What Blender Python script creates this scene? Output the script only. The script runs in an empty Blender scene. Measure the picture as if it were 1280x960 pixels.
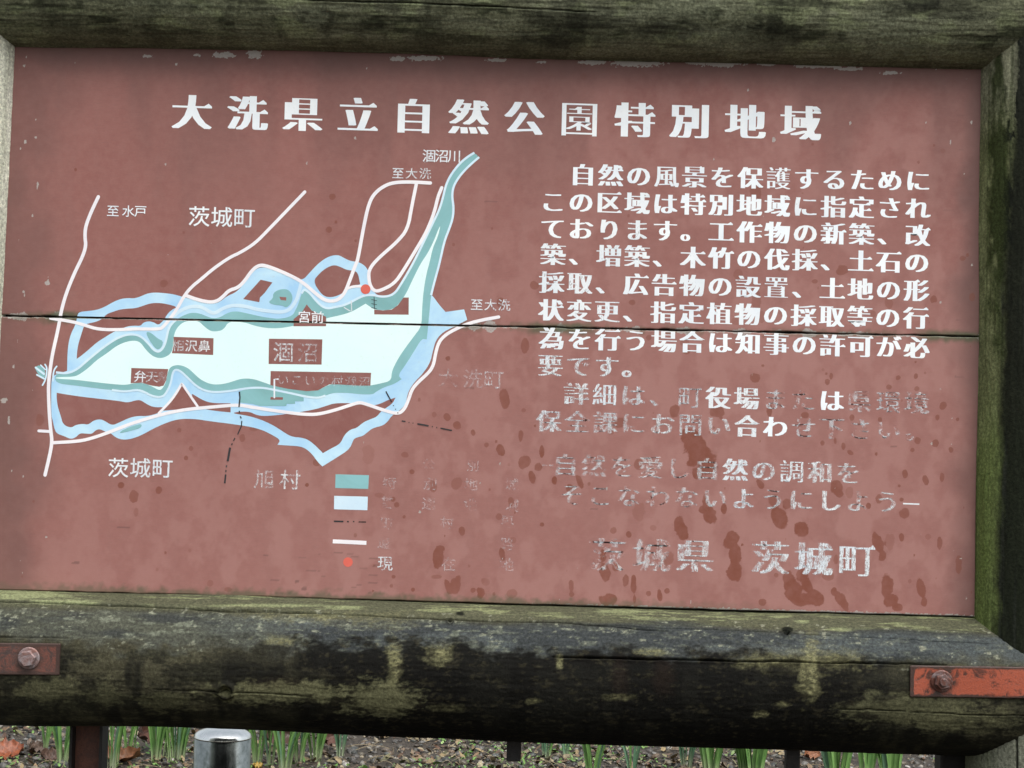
import bpy, bmesh, math, random
import numpy as np
from mathutils import Matrix, Vector
from mathutils.geometry import tessellate_polygon

scene = bpy.context.scene
COL = scene.collection
random.seed(7)
RNG = np.random.default_rng(11)

# ------------------------------------------------------------------ camera
FPX, IW, IH = 2200.0, 1280.0, 960.0          # focal length in photograph pixels
CAM_H = 1.0
_a, _b, _c, _tx, _ty, _tz = -0.03335537, 0.01324502, 0.02598049, -0.04169372, -0.10322305, 3.25270122
BW, BH = 1.8, 1.01317611                       # visible board size in metres
def _rot(a, b, c):
    ca, sa, cb, sb, cc, sc = math.cos(a), math.sin(a), math.cos(b), math.sin(b), math.cos(c), math.sin(c)
    return (np.array([[1, 0, 0], [0, ca, -sa], [0, sa, ca]]) @ np.array([[cb, 0, sb], [0, 1, 0], [-sb, 0, cb]])
            @ np.array([[cc, -sc, 0], [sc, cc, 0], [0, 0, 1]]))
RM = _rot(_a, _b, _c)
TV = np.array([_tx, _ty, _tz])
camb = -RM.T @ TV                              # camera in board axes (x right, y down, z away)
ZC = CAM_H + camb[1]                           # height of the board's centre
CAMW = np.array([camb[0], camb[2], CAM_H])
def axis(v):                                   # camera-space direction -> world
    r = RM.T @ np.array(v, float)
    return np.array([r[0], r[2], -r[1]])
cx_, cy_, cz_ = axis((1, 0, 0)), axis((0, -1, 0)), axis((0, 0, -1))
cam_data = bpy.data.cameras.new('camera')
cam = bpy.data.objects.new('camera', cam_data)
COL.objects.link(cam)
M = Matrix.Identity(4)
for i in range(3):
    M[i][0], M[i][1], M[i][2], M[i][3] = cx_[i], cy_[i], cz_[i], CAMW[i]
cam.matrix_world = M
cam_data.sensor_width = 36.0
cam_data.lens = 36.0 * FPX / IW
cam_data.clip_start = 0.05
cam_data.clip_end = 500
scene.camera = cam

def ray(px, py):
    return axis(((px - IW / 2) / FPX, (py - IH / 2) / FPX, 1.0))
def on_y(px, py, y=0.0):                        # point of the vertical plane at depth y seen at this pixel
    d = ray(px, py); t = (y - CAMW[1]) / d[1]
    return CAMW + d * t
def on_z(px, py, z=0.0):
    d = ray(px, py); t = (z - CAMW[2]) / d[2]
    return CAMW + d * t
def to_px(P):                                   # (n,3) world -> (n,2) photograph pixels
    Q = np.stack([P[:, 0], -(P[:, 2] - ZC), P[:, 1]], 1) @ RM.T + TV
    return np.stack([IW / 2 + FPX * Q[:, 0] / Q[:, 2], IH / 2 + FPX * Q[:, 1] / Q[:, 2]], 1)
def board_xz(pts):
    o = []
    for x, y in pts:
        p = on_y(x, y, 0.0); o.append((p[0], p[2]))
    return np.array(o)

# ------------------------------------------------------------------ world, sun, exposure
SUN_EL, SUN_AZ = math.radians(58), math.radians(148)    # overcast noon light, from behind the camera and a bit right
world = bpy.data.worlds.new('World'); scene.world = world
world.use_nodes = True
wn, wl = world.node_tree.nodes, world.node_tree.links
wn.clear()
wo = wn.new('ShaderNodeOutputWorld'); bg = wn.new('ShaderNodeBackground'); sky = wn.new('ShaderNodeTexSky')
hs = wn.new('ShaderNodeHueSaturation')
sky.sky_type = 'NISHITA'; sky.sun_disc = False
sky.sun_elevation = SUN_EL; sky.sun_rotation = SUN_AZ + math.pi * 2
sky.dust_density = 6.0; sky.air_density = 1.5
hs.inputs['Saturation'].default_value = 0.34
wl.new(sky.outputs[0], hs.inputs['Color']); wl.new(hs.outputs[0], bg.inputs[0]); bg.inputs[1].default_value = 0.13
wl.new(bg.outputs[0], wo.inputs[0])
sd = bpy.data.lights.new('sun', 'SUN'); sd.energy = 1.0; sd.angle = math.radians(45); sd.color = (1, 0.985, 0.96)
sun = bpy.data.objects.new('sun', sd); COL.objects.link(sun)
sdir = Vector((math.sin(SUN_AZ) * math.cos(SUN_EL), math.cos(SUN_AZ) * math.cos(SUN_EL), math.sin(SUN_EL)))
sun.rotation_euler = (-sdir).to_track_quat('-Z', 'Y').to_euler()
scene.view_settings.view_transform = 'Standard'
scene.view_settings.look = 'None'
scene.view_settings.gamma = 1.0
scene.view_settings.exposure = 0.62

# ------------------------------------------------------------------ helpers
def nmat(name):
    m = bpy.data.materials.new(name); m.use_nodes = True
    nt = m.node_tree
    return m, nt.nodes, nt.links, nt.nodes['Principled BSDF']
def noise(n, l, scale, detail=4, rough=0.55, vec=None, dist=0.0):
    t = n.new('ShaderNodeTexNoise'); t.inputs['Scale'].default_value = scale
    t.inputs['Detail'].default_value = detail; t.inputs['Roughness'].default_value = rough
    t.inputs['Distortion'].default_value = dist
    if vec is not None: l.new(vec, t.inputs['Vector'])
    return t.outputs['Fac']
def objco(n, l, scale=(1, 1, 1)):
    g = n.new('ShaderNodeNewGeometry')
    mp = n.new('ShaderNodeMapping'); mp.inputs['Scale'].default_value = scale
    l.new(g.outputs['Position'], mp.inputs['Vector'])
    return mp.outputs[0]
def ramp(n, l, fac, stops):
    r = n.new('ShaderNodeValToRGB'); e = r.color_ramp.elements
    while len(e) < len(stops): e.new(0.5)
    for i, (p, c) in enumerate(stops):
        e[i].position = p; e[i].color = (c, c, c, 1) if isinstance(c, (int, float)) else (*c, 1)
    l.new(fac, r.inputs[0]); return r.outputs[0]
def mixc(n, l, fac, a, b, mode='MIX'):
    m = n.new('ShaderNodeMix'); m.data_type = 'RGBA'; m.blend_type = mode
    for s, v in ((0, fac), (6, a), (7, b)):
        if isinstance(v, (int, float)): m.inputs[s].default_value = v
        elif isinstance(v, tuple): m.inputs[s].default_value = (*v, 1)
        else: l.new(v, m.inputs[s])
    return m.outputs[2]
def math_(n, l, op, a, b=0.0, clamp=False):
    m = n.new('ShaderNodeMath'); m.operation = op; m.use_clamp = clamp
    for i, v in enumerate((a, b)):
        if isinstance(v, (int, float)): m.inputs[i].default_value = v
        else: l.new(v, m.inputs[i])
    return m.outputs[0]
def attr(n, name):
    a = n.new('ShaderNodeAttribute'); a.attribute_name = name; return a
def bump(n, l, h, strength, dist, bsdf):
    b = n.new('ShaderNodeBump'); b.inputs['Strength'].default_value = strength; b.inputs['Distance'].default_value = dist
    l.new(h, b.inputs['Height']); l.new(b.outputs[0], bsdf.inputs['Normal'])

def mesh_np(name, V, F, mat=None, smooth=False, attrs=None, colour=None):
    """V (n,3) array; F (m,k) int array of equal sized faces, or list of faces"""
    me = bpy.data.meshes.new(name)
    V = np.asarray(V, np.float32)
    if isinstance(F, np.ndarray):
        k = F.shape[1]; m = F.shape[0]
        me.vertices.add(len(V)); me.vertices.foreach_set('co', V.ravel())
        me.loops.add(m * k); me.loops.foreach_set('vertex_index', F.astype(np.int32).ravel())
        me.polygons.add(m); me.polygons.foreach_set('loop_start', np.arange(0, m * k, k, dtype=np.int32))
        me.update(calc_edges=True)
    else:
        me.from_pydata([tuple(map(float, v)) for v in V], [], [tuple(f) for f in F])
    if smooth: me.polygons.foreach_set('use_smooth', np.ones(len(me.polygons), bool))
    if attrs:
        for kx, v in attrs.items():
            a = me.attributes.new(kx, 'FLOAT', 'POINT'); a.data.foreach_set('value', np.asarray(v, np.float32))
    if colour is not None:
        a = me.attributes.new('tint', 'FLOAT_COLOR', 'POINT')
        a.data.foreach_set('color', np.concatenate([colour, np.ones((len(V), 1))], 1).astype(np.float32).ravel())
    if mat: me.materials.append(mat)
    return me
def link(name, me, parent=None, **props):
    o = bpy.data.objects.new(name, me); COL.objects.link(o)
    if parent is not None: o.parent = parent
    for k, v in props.items(): o[k] = v
    return o
def empty(name, loc, **props):
    o = bpy.data.objects.new(name, None); COL.objects.link(o); o.location = loc; o.empty_display_size = 0.1
    for k, v in props.items(): o[k] = v
    return o

def _hash(ix, iy, seed):
    h = (ix.astype(np.int64) * 374761393 + iy.astype(np.int64) * 668265263 + seed * 974711) & 0x7fffffff
    h = ((h ^ (h >> 13)) * 1274126177) & 0x7fffffff
    return ((h ^ (h >> 16)) & 0xffff) / 65535.0
def vnoise(x, y, seed=0):
    ix, iy = np.floor(x), np.floor(y); fx, fy = x - ix, y - iy
    fx = fx * fx * (3 - 2 * fx); fy = fy * fy * (3 - 2 * fy)
    a, b = _hash(ix, iy, seed), _hash(ix + 1, iy, seed); c, d = _hash(ix, iy + 1, seed), _hash(ix + 1, iy + 1, seed)
    return (a * (1 - fx) + b * fx) * (1 - fy) + (c * (1 - fx) + d * fx) * fy
def fbm(x, y, seed=0, oct=5, gain=0.55):
    s, amp, tot = 0, 1, 0
    for o in range(oct):
        s = s + amp * vnoise(x * 2 ** o + 17.3 * o, y * 2 ** o + 5.1 * o, seed + o); tot += amp; amp *= gain
    return s / tot
def sstep(a, b, x):
    t = np.clip((x - a) / (b - a), 0, 1); return t * t * (3 - 2 * t)

# ------------------------------------------------------------------ materials
def panel_material():
    m, n, l, b = nmat('weathered_brown_paint')
    co = objco(n, l); cs = objco(n, l, (1, 1, 0.12)); ch = objco(n, l, (0.15, 1, 1))
    big = noise(n, l, 2.2, 5, 0.6, co); fine = noise(n, l, 60, 5, 0.65, co); streak = noise(n, l, 22, 4, 0.6, cs)
    c = mixc(n, l, ramp(n, l, big, [(0.3, 0.0), (0.72, 1.0)]), (0.232, 0.087, 0.074), (0.285, 0.124, 0.108))
    c = mixc(n, l, ramp(n, l, fine, [(0.35, 0.0), (0.7, 0.5)]), c, (0.325, 0.155, 0.138))
    c = mixc(n, l, ramp(n, l, streak, [(0.52, 0.0), (0.75, 0.16)]), c, (0.19, 0.115, 0.105))
    grain = noise(n, l, 420, 3, 0.7, ch)
    c = mixc(n, l, ramp(n, l, grain, [(0.30, 0.35), (0.5, 0.0)]), c, (0.20, 0.10, 0.09))
    c = mixc(n, l, attr(n, 'sky_sheen').outputs['Fac'], c, (0.40, 0.215, 0.192))
    c = mixc(n, l, attr(n, 'grime_shade').outputs['Fac'], c, (0.085, 0.055, 0.05))
    edge = noise(n, l, 330, 4, 0.7, co)
    def sharp(name, gain, amt):
        f = math_(n, l, 'ADD', math_(n, l, 'SUBTRACT', attr(n, name).outputs['Fac'], 0.5), math_(n, l, 'MULTIPLY', math_(n, l, 'SUBTRACT', edge, 0.5), amt))
        return math_(n, l, 'ADD', math_(n, l, 'MULTIPLY', f, gain), 0.5, True)
    st = math_(n, l, 'MULTIPLY', sharp('stain', 5.0, 0.5), attr(n, 'stain_strength').outputs['Fac'])
    st = math_(n, l, 'MULTIPLY', st, ramp(n, l, fine, [(0.35, 0.75), (0.6, 1.0)]))
    c = mixc(n, l, st, c, (0.185, 0.056, 0.034))
    chp = math_(n, l, 'MULTIPLY', sharp('chip', 8.0, 1.1), 0.9)
    c = mixc(n, l, chp, c, mixc(n, l, edge, (0.26, 0.23, 0.21), (0.50, 0.48, 0.46)))
    c = mixc(n, l, attr(n, 'moss').outputs['Fac'], c, (0.07, 0.085, 0.045))
    l.new(c, b.inputs['Base Color'])
    rg = math_(n, l, 'MULTIPLY', st, -0.18)
    l.new(math_(n, l, 'ADD', rg, 0.58), b.inputs['Roughness'])
    hgt = math_(n, l, 'ADD', math_(n, l, 'MULTIPLY', grain, 0.6), math_(n, l, 'MULTIPLY', fine, 0.5))
    hgt = math_(n, l, 'ADD', hgt, math_(n, l, 'MULTIPLY', chp, -1.2))
    bump(n, l, hgt, 0.35, 0.0006, b)
    b.inputs['Specular IOR Level'].default_value = 0.35
    return m
def print_material(name, c1, c2, wear_scale=230, mottle=9, rough=0.5):
    """sheet of sign film or paint; the wear attribute flakes it away"""
    m, n, l, b = nmat(name)
    co = objco(n, l); cv = objco(n, l, (1, 1, 0.35)); 
    k = noise(n, l, mottle, 5, 0.6, co, 0.6)
    c = mixc(n, l, ramp(n, l, k, [(0.36, 0.0), (0.66, 1.0)]), c1, c2)
    dirt = noise(n, l, 130, 4, 0.7, co)
    c = mixc(n, l, ramp(n, l, dirt, [(0.58, 0.0), (0.8, 0.22)]), c, (0.33, 0.30, 0.30))
    l.new(c, b.inputs['Base Color']); b.inputs['Roughness'].default_value = rough
    b.inputs['Specular IOR Level'].default_value = 0.4
    w = attr(n, 'wear').outputs['Fac']
    nz = noise(n, l, wear_scale * 1.6, 5, 0.75, cv, 0.5)
    nb = noise(n, l, wear_scale * 0.3, 3, 0.6, co)
    nz = math_(n, l, 'ADD', math_(n, l, 'MULTIPLY', nz, 0.62), math_(n, l, 'MULTIPLY', nb, 0.38))
    th = math_(n, l, 'ADD', math_(n, l, 'MULTIPLY', w, 0.44), 0.285)
    a = math_(n, l, 'MULTIPLY', math_(n, l, 'SUBTRACT', nz, th), 9.0, False)
    a = math_(n, l, 'ADD', a, 0.5, True)
    a = math_(n, l, 'MULTIPLY', a, math_(n, l, 'SUBTRACT', 1.0, math_(n, l, 'MULTIPLY', w, 0.62)))
    gh = math_(n, l, 'MINIMUM', math_(n, l, 'MULTIPLY', math_(n, l, 'SUBTRACT', w, 0.15), 0.55, True), 0.24)
    pat = noise(n, l, 75, 4, 0.7, co, 0.8)
    gh = math_(n, l, 'MULTIPLY', gh, ramp(n, l, math_(n, l, 'SUBTRACT', pat, math_(n, l, 'MULTIPLY', w, 0.10)), [(0.37, 0.0), (0.52, 1.0)]))
    a = math_(n, l, 'MAXIMUM', a, gh)
    l.new(a, b.inputs['Alpha'])
    return m
M_PANEL = panel_material()
M_WHITE = print_material('white_sign_lettering', (0.80, 0.87, 0.93), (0.90, 0.94, 0.96))
M_ROAD = print_material('white_map_line', (0.80, 0.78, 0.83), (0.90, 0.88, 0.90))
M_RIM = print_material('pale_blue_map_line', (0.58, 0.76, 0.90), (0.68, 0.85, 0.93))
M_BLUE = print_material('light_blue_map_film', (0.36, 0.62, 0.87), (0.56, 0.80, 0.93), mottle=9)
M_LAKE = print_material('pale_aqua_map_film', (0.70, 0.93, 0.92), (0.76, 0.95, 0.94), mottle=5)
M_TEAL = print_material('teal_map_film', (0.20, 0.42, 0.43), (0.25, 0.51, 0.54), mottle=10)
M_BLACK = print_material('black_map_line', (0.02, 0.02, 0.022), (0.035, 0.035, 0.04))
M_RED = print_material('red_map_dot', (0.62, 0.10, 0.07), (0.72, 0.16, 0.12))
M_BROWN = print_material('brown_label_ground', (0.235, 0.092, 0.080), (0.27, 0.120, 0.107), mottle=30)

def wood_material():
    m, n, l, b = nmat('mossy_log_wood')
    co = objco(n, l)
    f1 = noise(n, l, 190, 5, 0.7, co); f2 = noise(n, l, 900, 2, 0.6, co)
    c = attr(n, 'tint').outputs['Color']
    c = mixc(n, l, 1.0, c, ramp(n, l, f1, [(0.28, 0.42), (0.5, 0.95), (0.72, 1.65)]), 'MULTIPLY')
    c = mixc(n, l, ramp(n, l, f2, [(0.3, 0.35), (0.5, 0.0)]), c, (0.012, 0.012, 0.01))
    l.new(c, b.inputs['Base Color'])
    l.new(ramp(n, l, f1, [(0.3, 0.55), (0.7, 0.85)]), b.inputs['Roughness'])
    b.inputs['Specular IOR Level'].default_value = 0.07
    bump(n, l, math_(n, l, 'ADD', f1, math_(n, l, 'MULTIPLY', f2, 0.4)), 0.7, 0.0022, b)
    return m
M_WOOD = wood_material()

def rust_material(name, c1, c2, c3, lo=0.42, hi=0.6, rough=0.6, metal=0.0):
    m, n, l, b = nmat(name)
    co = objco(n, l)
    k = noise(n, l, 34, 6, 0.72, co, 1.2); k2 = noise(n, l, 260, 4, 0.7, co)
    c = mixc(n, l, ramp(n, l, k, [(lo, 0.0), (hi, 1.0)]), c1, c2)
    c = mixc(n, l, ramp(n, l, k2, [(0.5, 0.0), (0.72, 0.8)]), c, c3)
    eg = math_(n, l, 'ADD', attr(n, 'rustedge').outputs['Fac'], math_(n, l, 'MULTIPLY', math_(n, l, 'SUBTRACT', k, 0.5), 1.6))
    c = mixc(n, l, math_(n, l, 'MULTIPLY', math_(n, l, 'SUBTRACT', eg, 0.38), 4.0, True), c, (0.050, 0.026, 0.020))
    l.new(c, b.inputs['Base Color']); b.inputs['Roughness'].default_value = rough; b.inputs['Metallic'].default_value = metal
    bump(n, l, math_(n, l, 'ADD', k2, math_(n, l, 'MULTIPLY', k, 1.5)), 0.5, 0.0015, b)
    return m
M_STRAP = rust_material('red_oxide_strap_paint', (0.07, 0.026, 0.018), (0.33, 0.075, 0.038), (0.16, 0.06, 0.045), 0.38, 0.48, 0.36)
M_STRAP2 = rust_material('rusted_dull_strap', (0.050, 0.032, 0.029), (0.15, 0.052, 0.036), (0.05, 0.035, 0.03), 0.44, 0.56, 0.55)
M_LEG = rust_material('rusted_steel_leg', (0.075, 0.028, 0.018), (0.12, 0.042, 0.024), (0.03, 0.014, 0.01))
M_DARKSTEEL = rust_material('blackened_steel', (0.008, 0.008, 0.009), (0.014, 0.013, 0.013), (0.02, 0.014, 0.01))
M_BOLT = rust_material('weathered_bolt_steel', (0.30, 0.26, 0.27), (0.24, 0.13, 0.11), (0.10, 0.05, 0.04), 0.42, 0.62, 0.5, 0.4)
M_BOLT_R = rust_material('rusty_bolt_steel', (0.20, 0.16, 0.16), (0.13, 0.05, 0.035), (0.05, 0.03, 0.028), 0.35, 0.52, 0.5, 0.4)

# ------------------------------------------------------------------ ground
def ground_material():
    m, n, l, b = nmat('wet_garden_soil')
    co = objco(n, l)
    a1 = noise(n, l, 9, 6, 0.7, co); a2 = noise(n, l, 70, 5, 0.7, co)
    c = mixc(n, l, ramp(n, l, a1, [(0.35, 0.0), (0.65, 1.0)]), (0.022, 0.017, 0.012), (0.055, 0.043, 0.030))
    c = mixc(n, l, ramp(n, l, a2, [(0.45, 0.0), (0.7, 0.75)]), c, (0.13, 0.105, 0.075))
    l.new(c, b.inputs['Base Color']); b.inputs['Roughness'].default_value = 0.75
    bump(n, l, math_(n, l, 'ADD', a2, a1), 0.8, 0.02, b)
    return m
xs = np.concatenate([[-120, -40, -12], np.linspace(-4, 4, 160), [12, 40, 120]])
ys = np.concatenate([[-60, -20, -6], np.linspace(-3, 7, 200), [16, 50, 200]])
GX, GY = np.meshgrid(xs, ys)
GZ = (fbm(GX * 5, GY * 5, 3, 4) - 0.5) * 0.03 + (fbm(GX * 30, GY * 30, 8, 3) - 0.5) * 0.012
def ground_z(x, y):
    x = np.asarray(x, float); y = np.asarray(y, float)
    return (fbm(x * 5, y * 5, 3, 4) - 0.5) * 0.03 + (fbm(x * 30, y * 30, 8, 3) - 0.5) * 0.012
def grid_faces(nu, nv):
    i = np.arange(nu - 1)[None, :] + np.arange(nv - 1)[:, None] * nu
    return np.stack([i, i + 1, i + 1 + nu, i + nu], -1).reshape(-1, 4)
me = mesh_np('ground', np.stack([GX.ravel(), GY.ravel(), GZ.ravel()], 1), grid_faces(len(xs), len(ys)), ground_material(), True)
link('ground', me, kind='structure')

# ------------------------------------------------------------------ the sign: root, then logs
SIGN = empty('information_board', (0, 0, 0), category='sign',
             label='brown painted nature park sign with map and Japanese text in mossy log frame')

def log(name, p0, p1, r, paint, n_len, cracks=(), knots=(), seed=0, wob=0.006, parent=SIGN, back=36, dense=250, pinch=0.0, **props):
    """round log; u runs along the length, th round it (th=0 faces the viewer, th>0 towards the log's upper / left side)"""
    p0, p1 = np.array(p0, float), np.array(p1, float)
    L = np.linalg.norm(p1 - p0); d = (p1 - p0) / L
    f = np.array([0, -1.0, 0]); s = np.cross(f, d); s /= np.linalg.norm(s)
    if abs(d[0]) > 0.5 and s[2] < 0: s = -s                    # rails: +th is up
    if abs(d[2]) > 0.5 and s[0] > 0: s = -s                    # posts: +th is left
    th = np.concatenate([np.linspace(-1.75, 1.75, dense), np.linspace(1.75, 2 * math.pi - 1.75, back)[1:-1]])
    u = np.linspace(0, 1, n_len)
    U, T = np.meshgrid(u, th, indexing='ij')
    LX = U * L
    arc = np.minimum(np.abs(T), 2 * math.pi - np.abs(T)) * np.sign(np.where(T > math.pi, T - 2 * math.pi, T)) * r
    R = r + wob * 2 * (fbm(LX * 1.6 + seed, np.cos(T) * 0.7 + 3, seed, 2) - 0.5) + wob * 0.8 * (fbm(LX * 5, np.sin(T) * 1.3 + 5, seed + 3, 2) - 0.5)
    R = R + (fbm(LX * 9, arc * 160, seed + 5, 3) - 0.5) * 0.0013 + (fbm(LX * 60, arc * 240, seed + 9, 3) - 0.5) * 0.0014
    R = R - pinch * np.exp(-((U - .27) / .13) ** 2) * sstep(-.2, -1.2, np.where(T > math.pi, T - 2 * math.pi, T))
    crk = np.zeros_like(R)
    for (u0, u1, a0, a1, w, dep) in cracks:                    # each check in the wood is a recessed groove
        t = np.clip((U - u0) / (u1 - u0), 0, 1)
        ac = a0 + (a1 - a0) * t + (fbm(LX * 3.2, LX * 0 + a0 * 50, seed + 21, 3) - 0.5) * 0.016 + (fbm(LX * 30, LX * 0 + a0 * 50, seed + 22, 3) - 0.5) * 0.0035
        taper = sstep(0, 0.06, t) * (1 - sstep(0.9, 1, t)) * ((U > u0) & (U < u1))
        ww = w * (0.35 + 0.65 * taper) * (0.6 + 0.8 * fbm(LX * 14, LX * 0, seed + 31, 2))
        g = np.exp(-((arc - ac) / ww) ** 2) * (taper > 0)* np.clip(taper * 2, 0, 1)
        R = R - g * dep + np.exp(-((arc - ac + 2.6 * ww) / (2 * ww)) ** 2) * dep * 0.15 * taper
        crk = np.maximum(crk, g)
    for (ku, ka, kr, kh) in knots:
        q = np.sqrt((LX - ku * L) ** 2 + (arc - ka) ** 2) / kr
        ring = np.exp(-((q - 1) / 0.35) ** 2); R = R + kh * ring - kh * 1.6 * np.exp(-(q / 0.6) ** 2)
        crk = np.maximum(crk, np.exp(-((q - 0.95) / 0.3) ** 2) * 0.75 * (0.4 + 0.9 * fbm(LX * 120, arc * 120, seed + 40, 2)))
    P = p0 + LX[..., None] * d + (np.cos(T)[..., None] * f + np.sin(T)[..., None] * s) * R[..., None]
    V = P.reshape(-1, 3)
    pxy = to_px(V)
    colr = paint(V, pxy[:, 0], pxy[:, 1], LX.ravel(), arc.ravel(), T.ravel())
    colr = colr * (1 - np.clip(crk.ravel(), 0, 1)[:, None] * 0.9)
    nt = len(th)
    i = np.arange(n_len - 1)[:, None] * nt; j = np.arange(nt)[None, :]; jn = (j + 1) % nt
    F = np.stack([i + j, i + jn, i + nt + jn, i + nt + j], -1).reshape(-1, 4)
    # end caps as fans of quads (centre, rim, rim, rim)
    c0, c1 = len(V), len(V) + 1
    V = np.concatenate([V, [p0, p1]]); colr = np.concatenate([colr, [[0.12, 0.1, 0.07]] * 2])
    k = np.arange(0, nt - 1, 2)
    e = (n_len - 1) * nt
    C1 = np.stack([np.full_like(k, c0), (k + 2) % nt, k + 1, k], 1); C2 = np.stack([np.full_like(k, c1), e + k, e + k + 1, e + (k + 2) % nt], 1)
    me = mesh_np(name, V, np.concatenate([F, C1, C2]), M_WOOD, True, colour=colr)
    return link(name, me, parent, **props)

def blend(c, target, a):
    a = np.clip(a, 0, 1)[:, None]; return c * (1 - a) + np.array(target) * a
def spot(X, Y, x, y, rx, ry, soft, nz, amt=0.6):                # ragged-edged patch at a photographed place on the surface
    q = np.sqrt(((X - x) / rx) ** 2 + ((Y - y) / ry) ** 2) + (nz - 0.5) * 2 * amt
    return (1 - sstep(1 - soft, 1 + soft, q))

OLIVE = (0.135, 0.14, 0.085); GREY = (0.20, 0.205, 0.17); PALE = (0.36, 0.37, 0.28); BLACK = (0.010, 0.010, 0.009)
BLUEG = (0.105, 0.125, 0.135); MOSS = (0.085, 0.12, 0.035); LICHEN = (0.30, 0.33, 0.18); BROWN = (0.055, 0.042, 0.025)

def rail_common(V, lx, arc, seed):
    a = fbm(lx * 5, arc * 34, seed, 5); b = fbm(lx * 26, arc * 42, seed + 50, 5); g = fbm(lx * 10, arc * 260, seed + 90, 4)
    return a, b, g
def paint_top(V, X, Y, lx, arc, T):
    a, b, g = rail_common(V, lx, arc, 200)
    c = np.tile(np.array((0.15, 0.16, 0.10)), (len(V), 1))
    c = blend(c, (0.28, 0.30, 0.20), sstep(0.48, 0.68, a) * 0.7)
    c = blend(c, (0.27, 0.31, 0.17), sstep(0.50, 0.66, b) * 0.6)
    c = blend(c, (0.05, 0.052, 0.036), sstep(0.46, 0.36, g) * 0.55)
    v = fbm(lx * 22, arc * 9, 230, 4)
    c = blend(c, (0.022, 0.024, 0.016), sstep(0.54, 0.68, v) * 0.5)          # black algae runs
    c = blend(c, (0.022, 0.024, 0.016), sstep(0.52, 0.42, a) * sstep(0.45, 0.6, b) * 0.8)
    c = blend(c, (0.15, 0.15, 0.095), sstep(24, 46, Y - 0.022 * X) * 0.5)  # underside tone lifted in place of light bounced off the ground
    for x, y, rx, ry, k in ((395, 25, 22, 14, .6), (725, 22, 60, 14, .55), (845, 40, 40, 14, .6), (705, 50, 55, 10, .6), (1160, 10, 60, 14, .6), (960, 42, 50, 20, .4)):
        c = blend(c, BLACK, spot(X, Y, x, y, rx, ry, .4, b, .9) * k)
    for x, y, rx, ry, k in ((390, 22, 18, 12, .6), (850, 12, 70, 12, .5), (1110, 45, 40, 22, .5), (210, 10, 50, 12, .4), (1130, 60, 40, 8, .5), (905, 50, 30, 18, .4)):
        c = blend(c, (0.22, 0.24, 0.16), spot(X, Y, x, y, rx, ry, .6, fbm(lx * 90, arc * 160, 240, 4), 1.6) * k)
    return c
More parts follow.
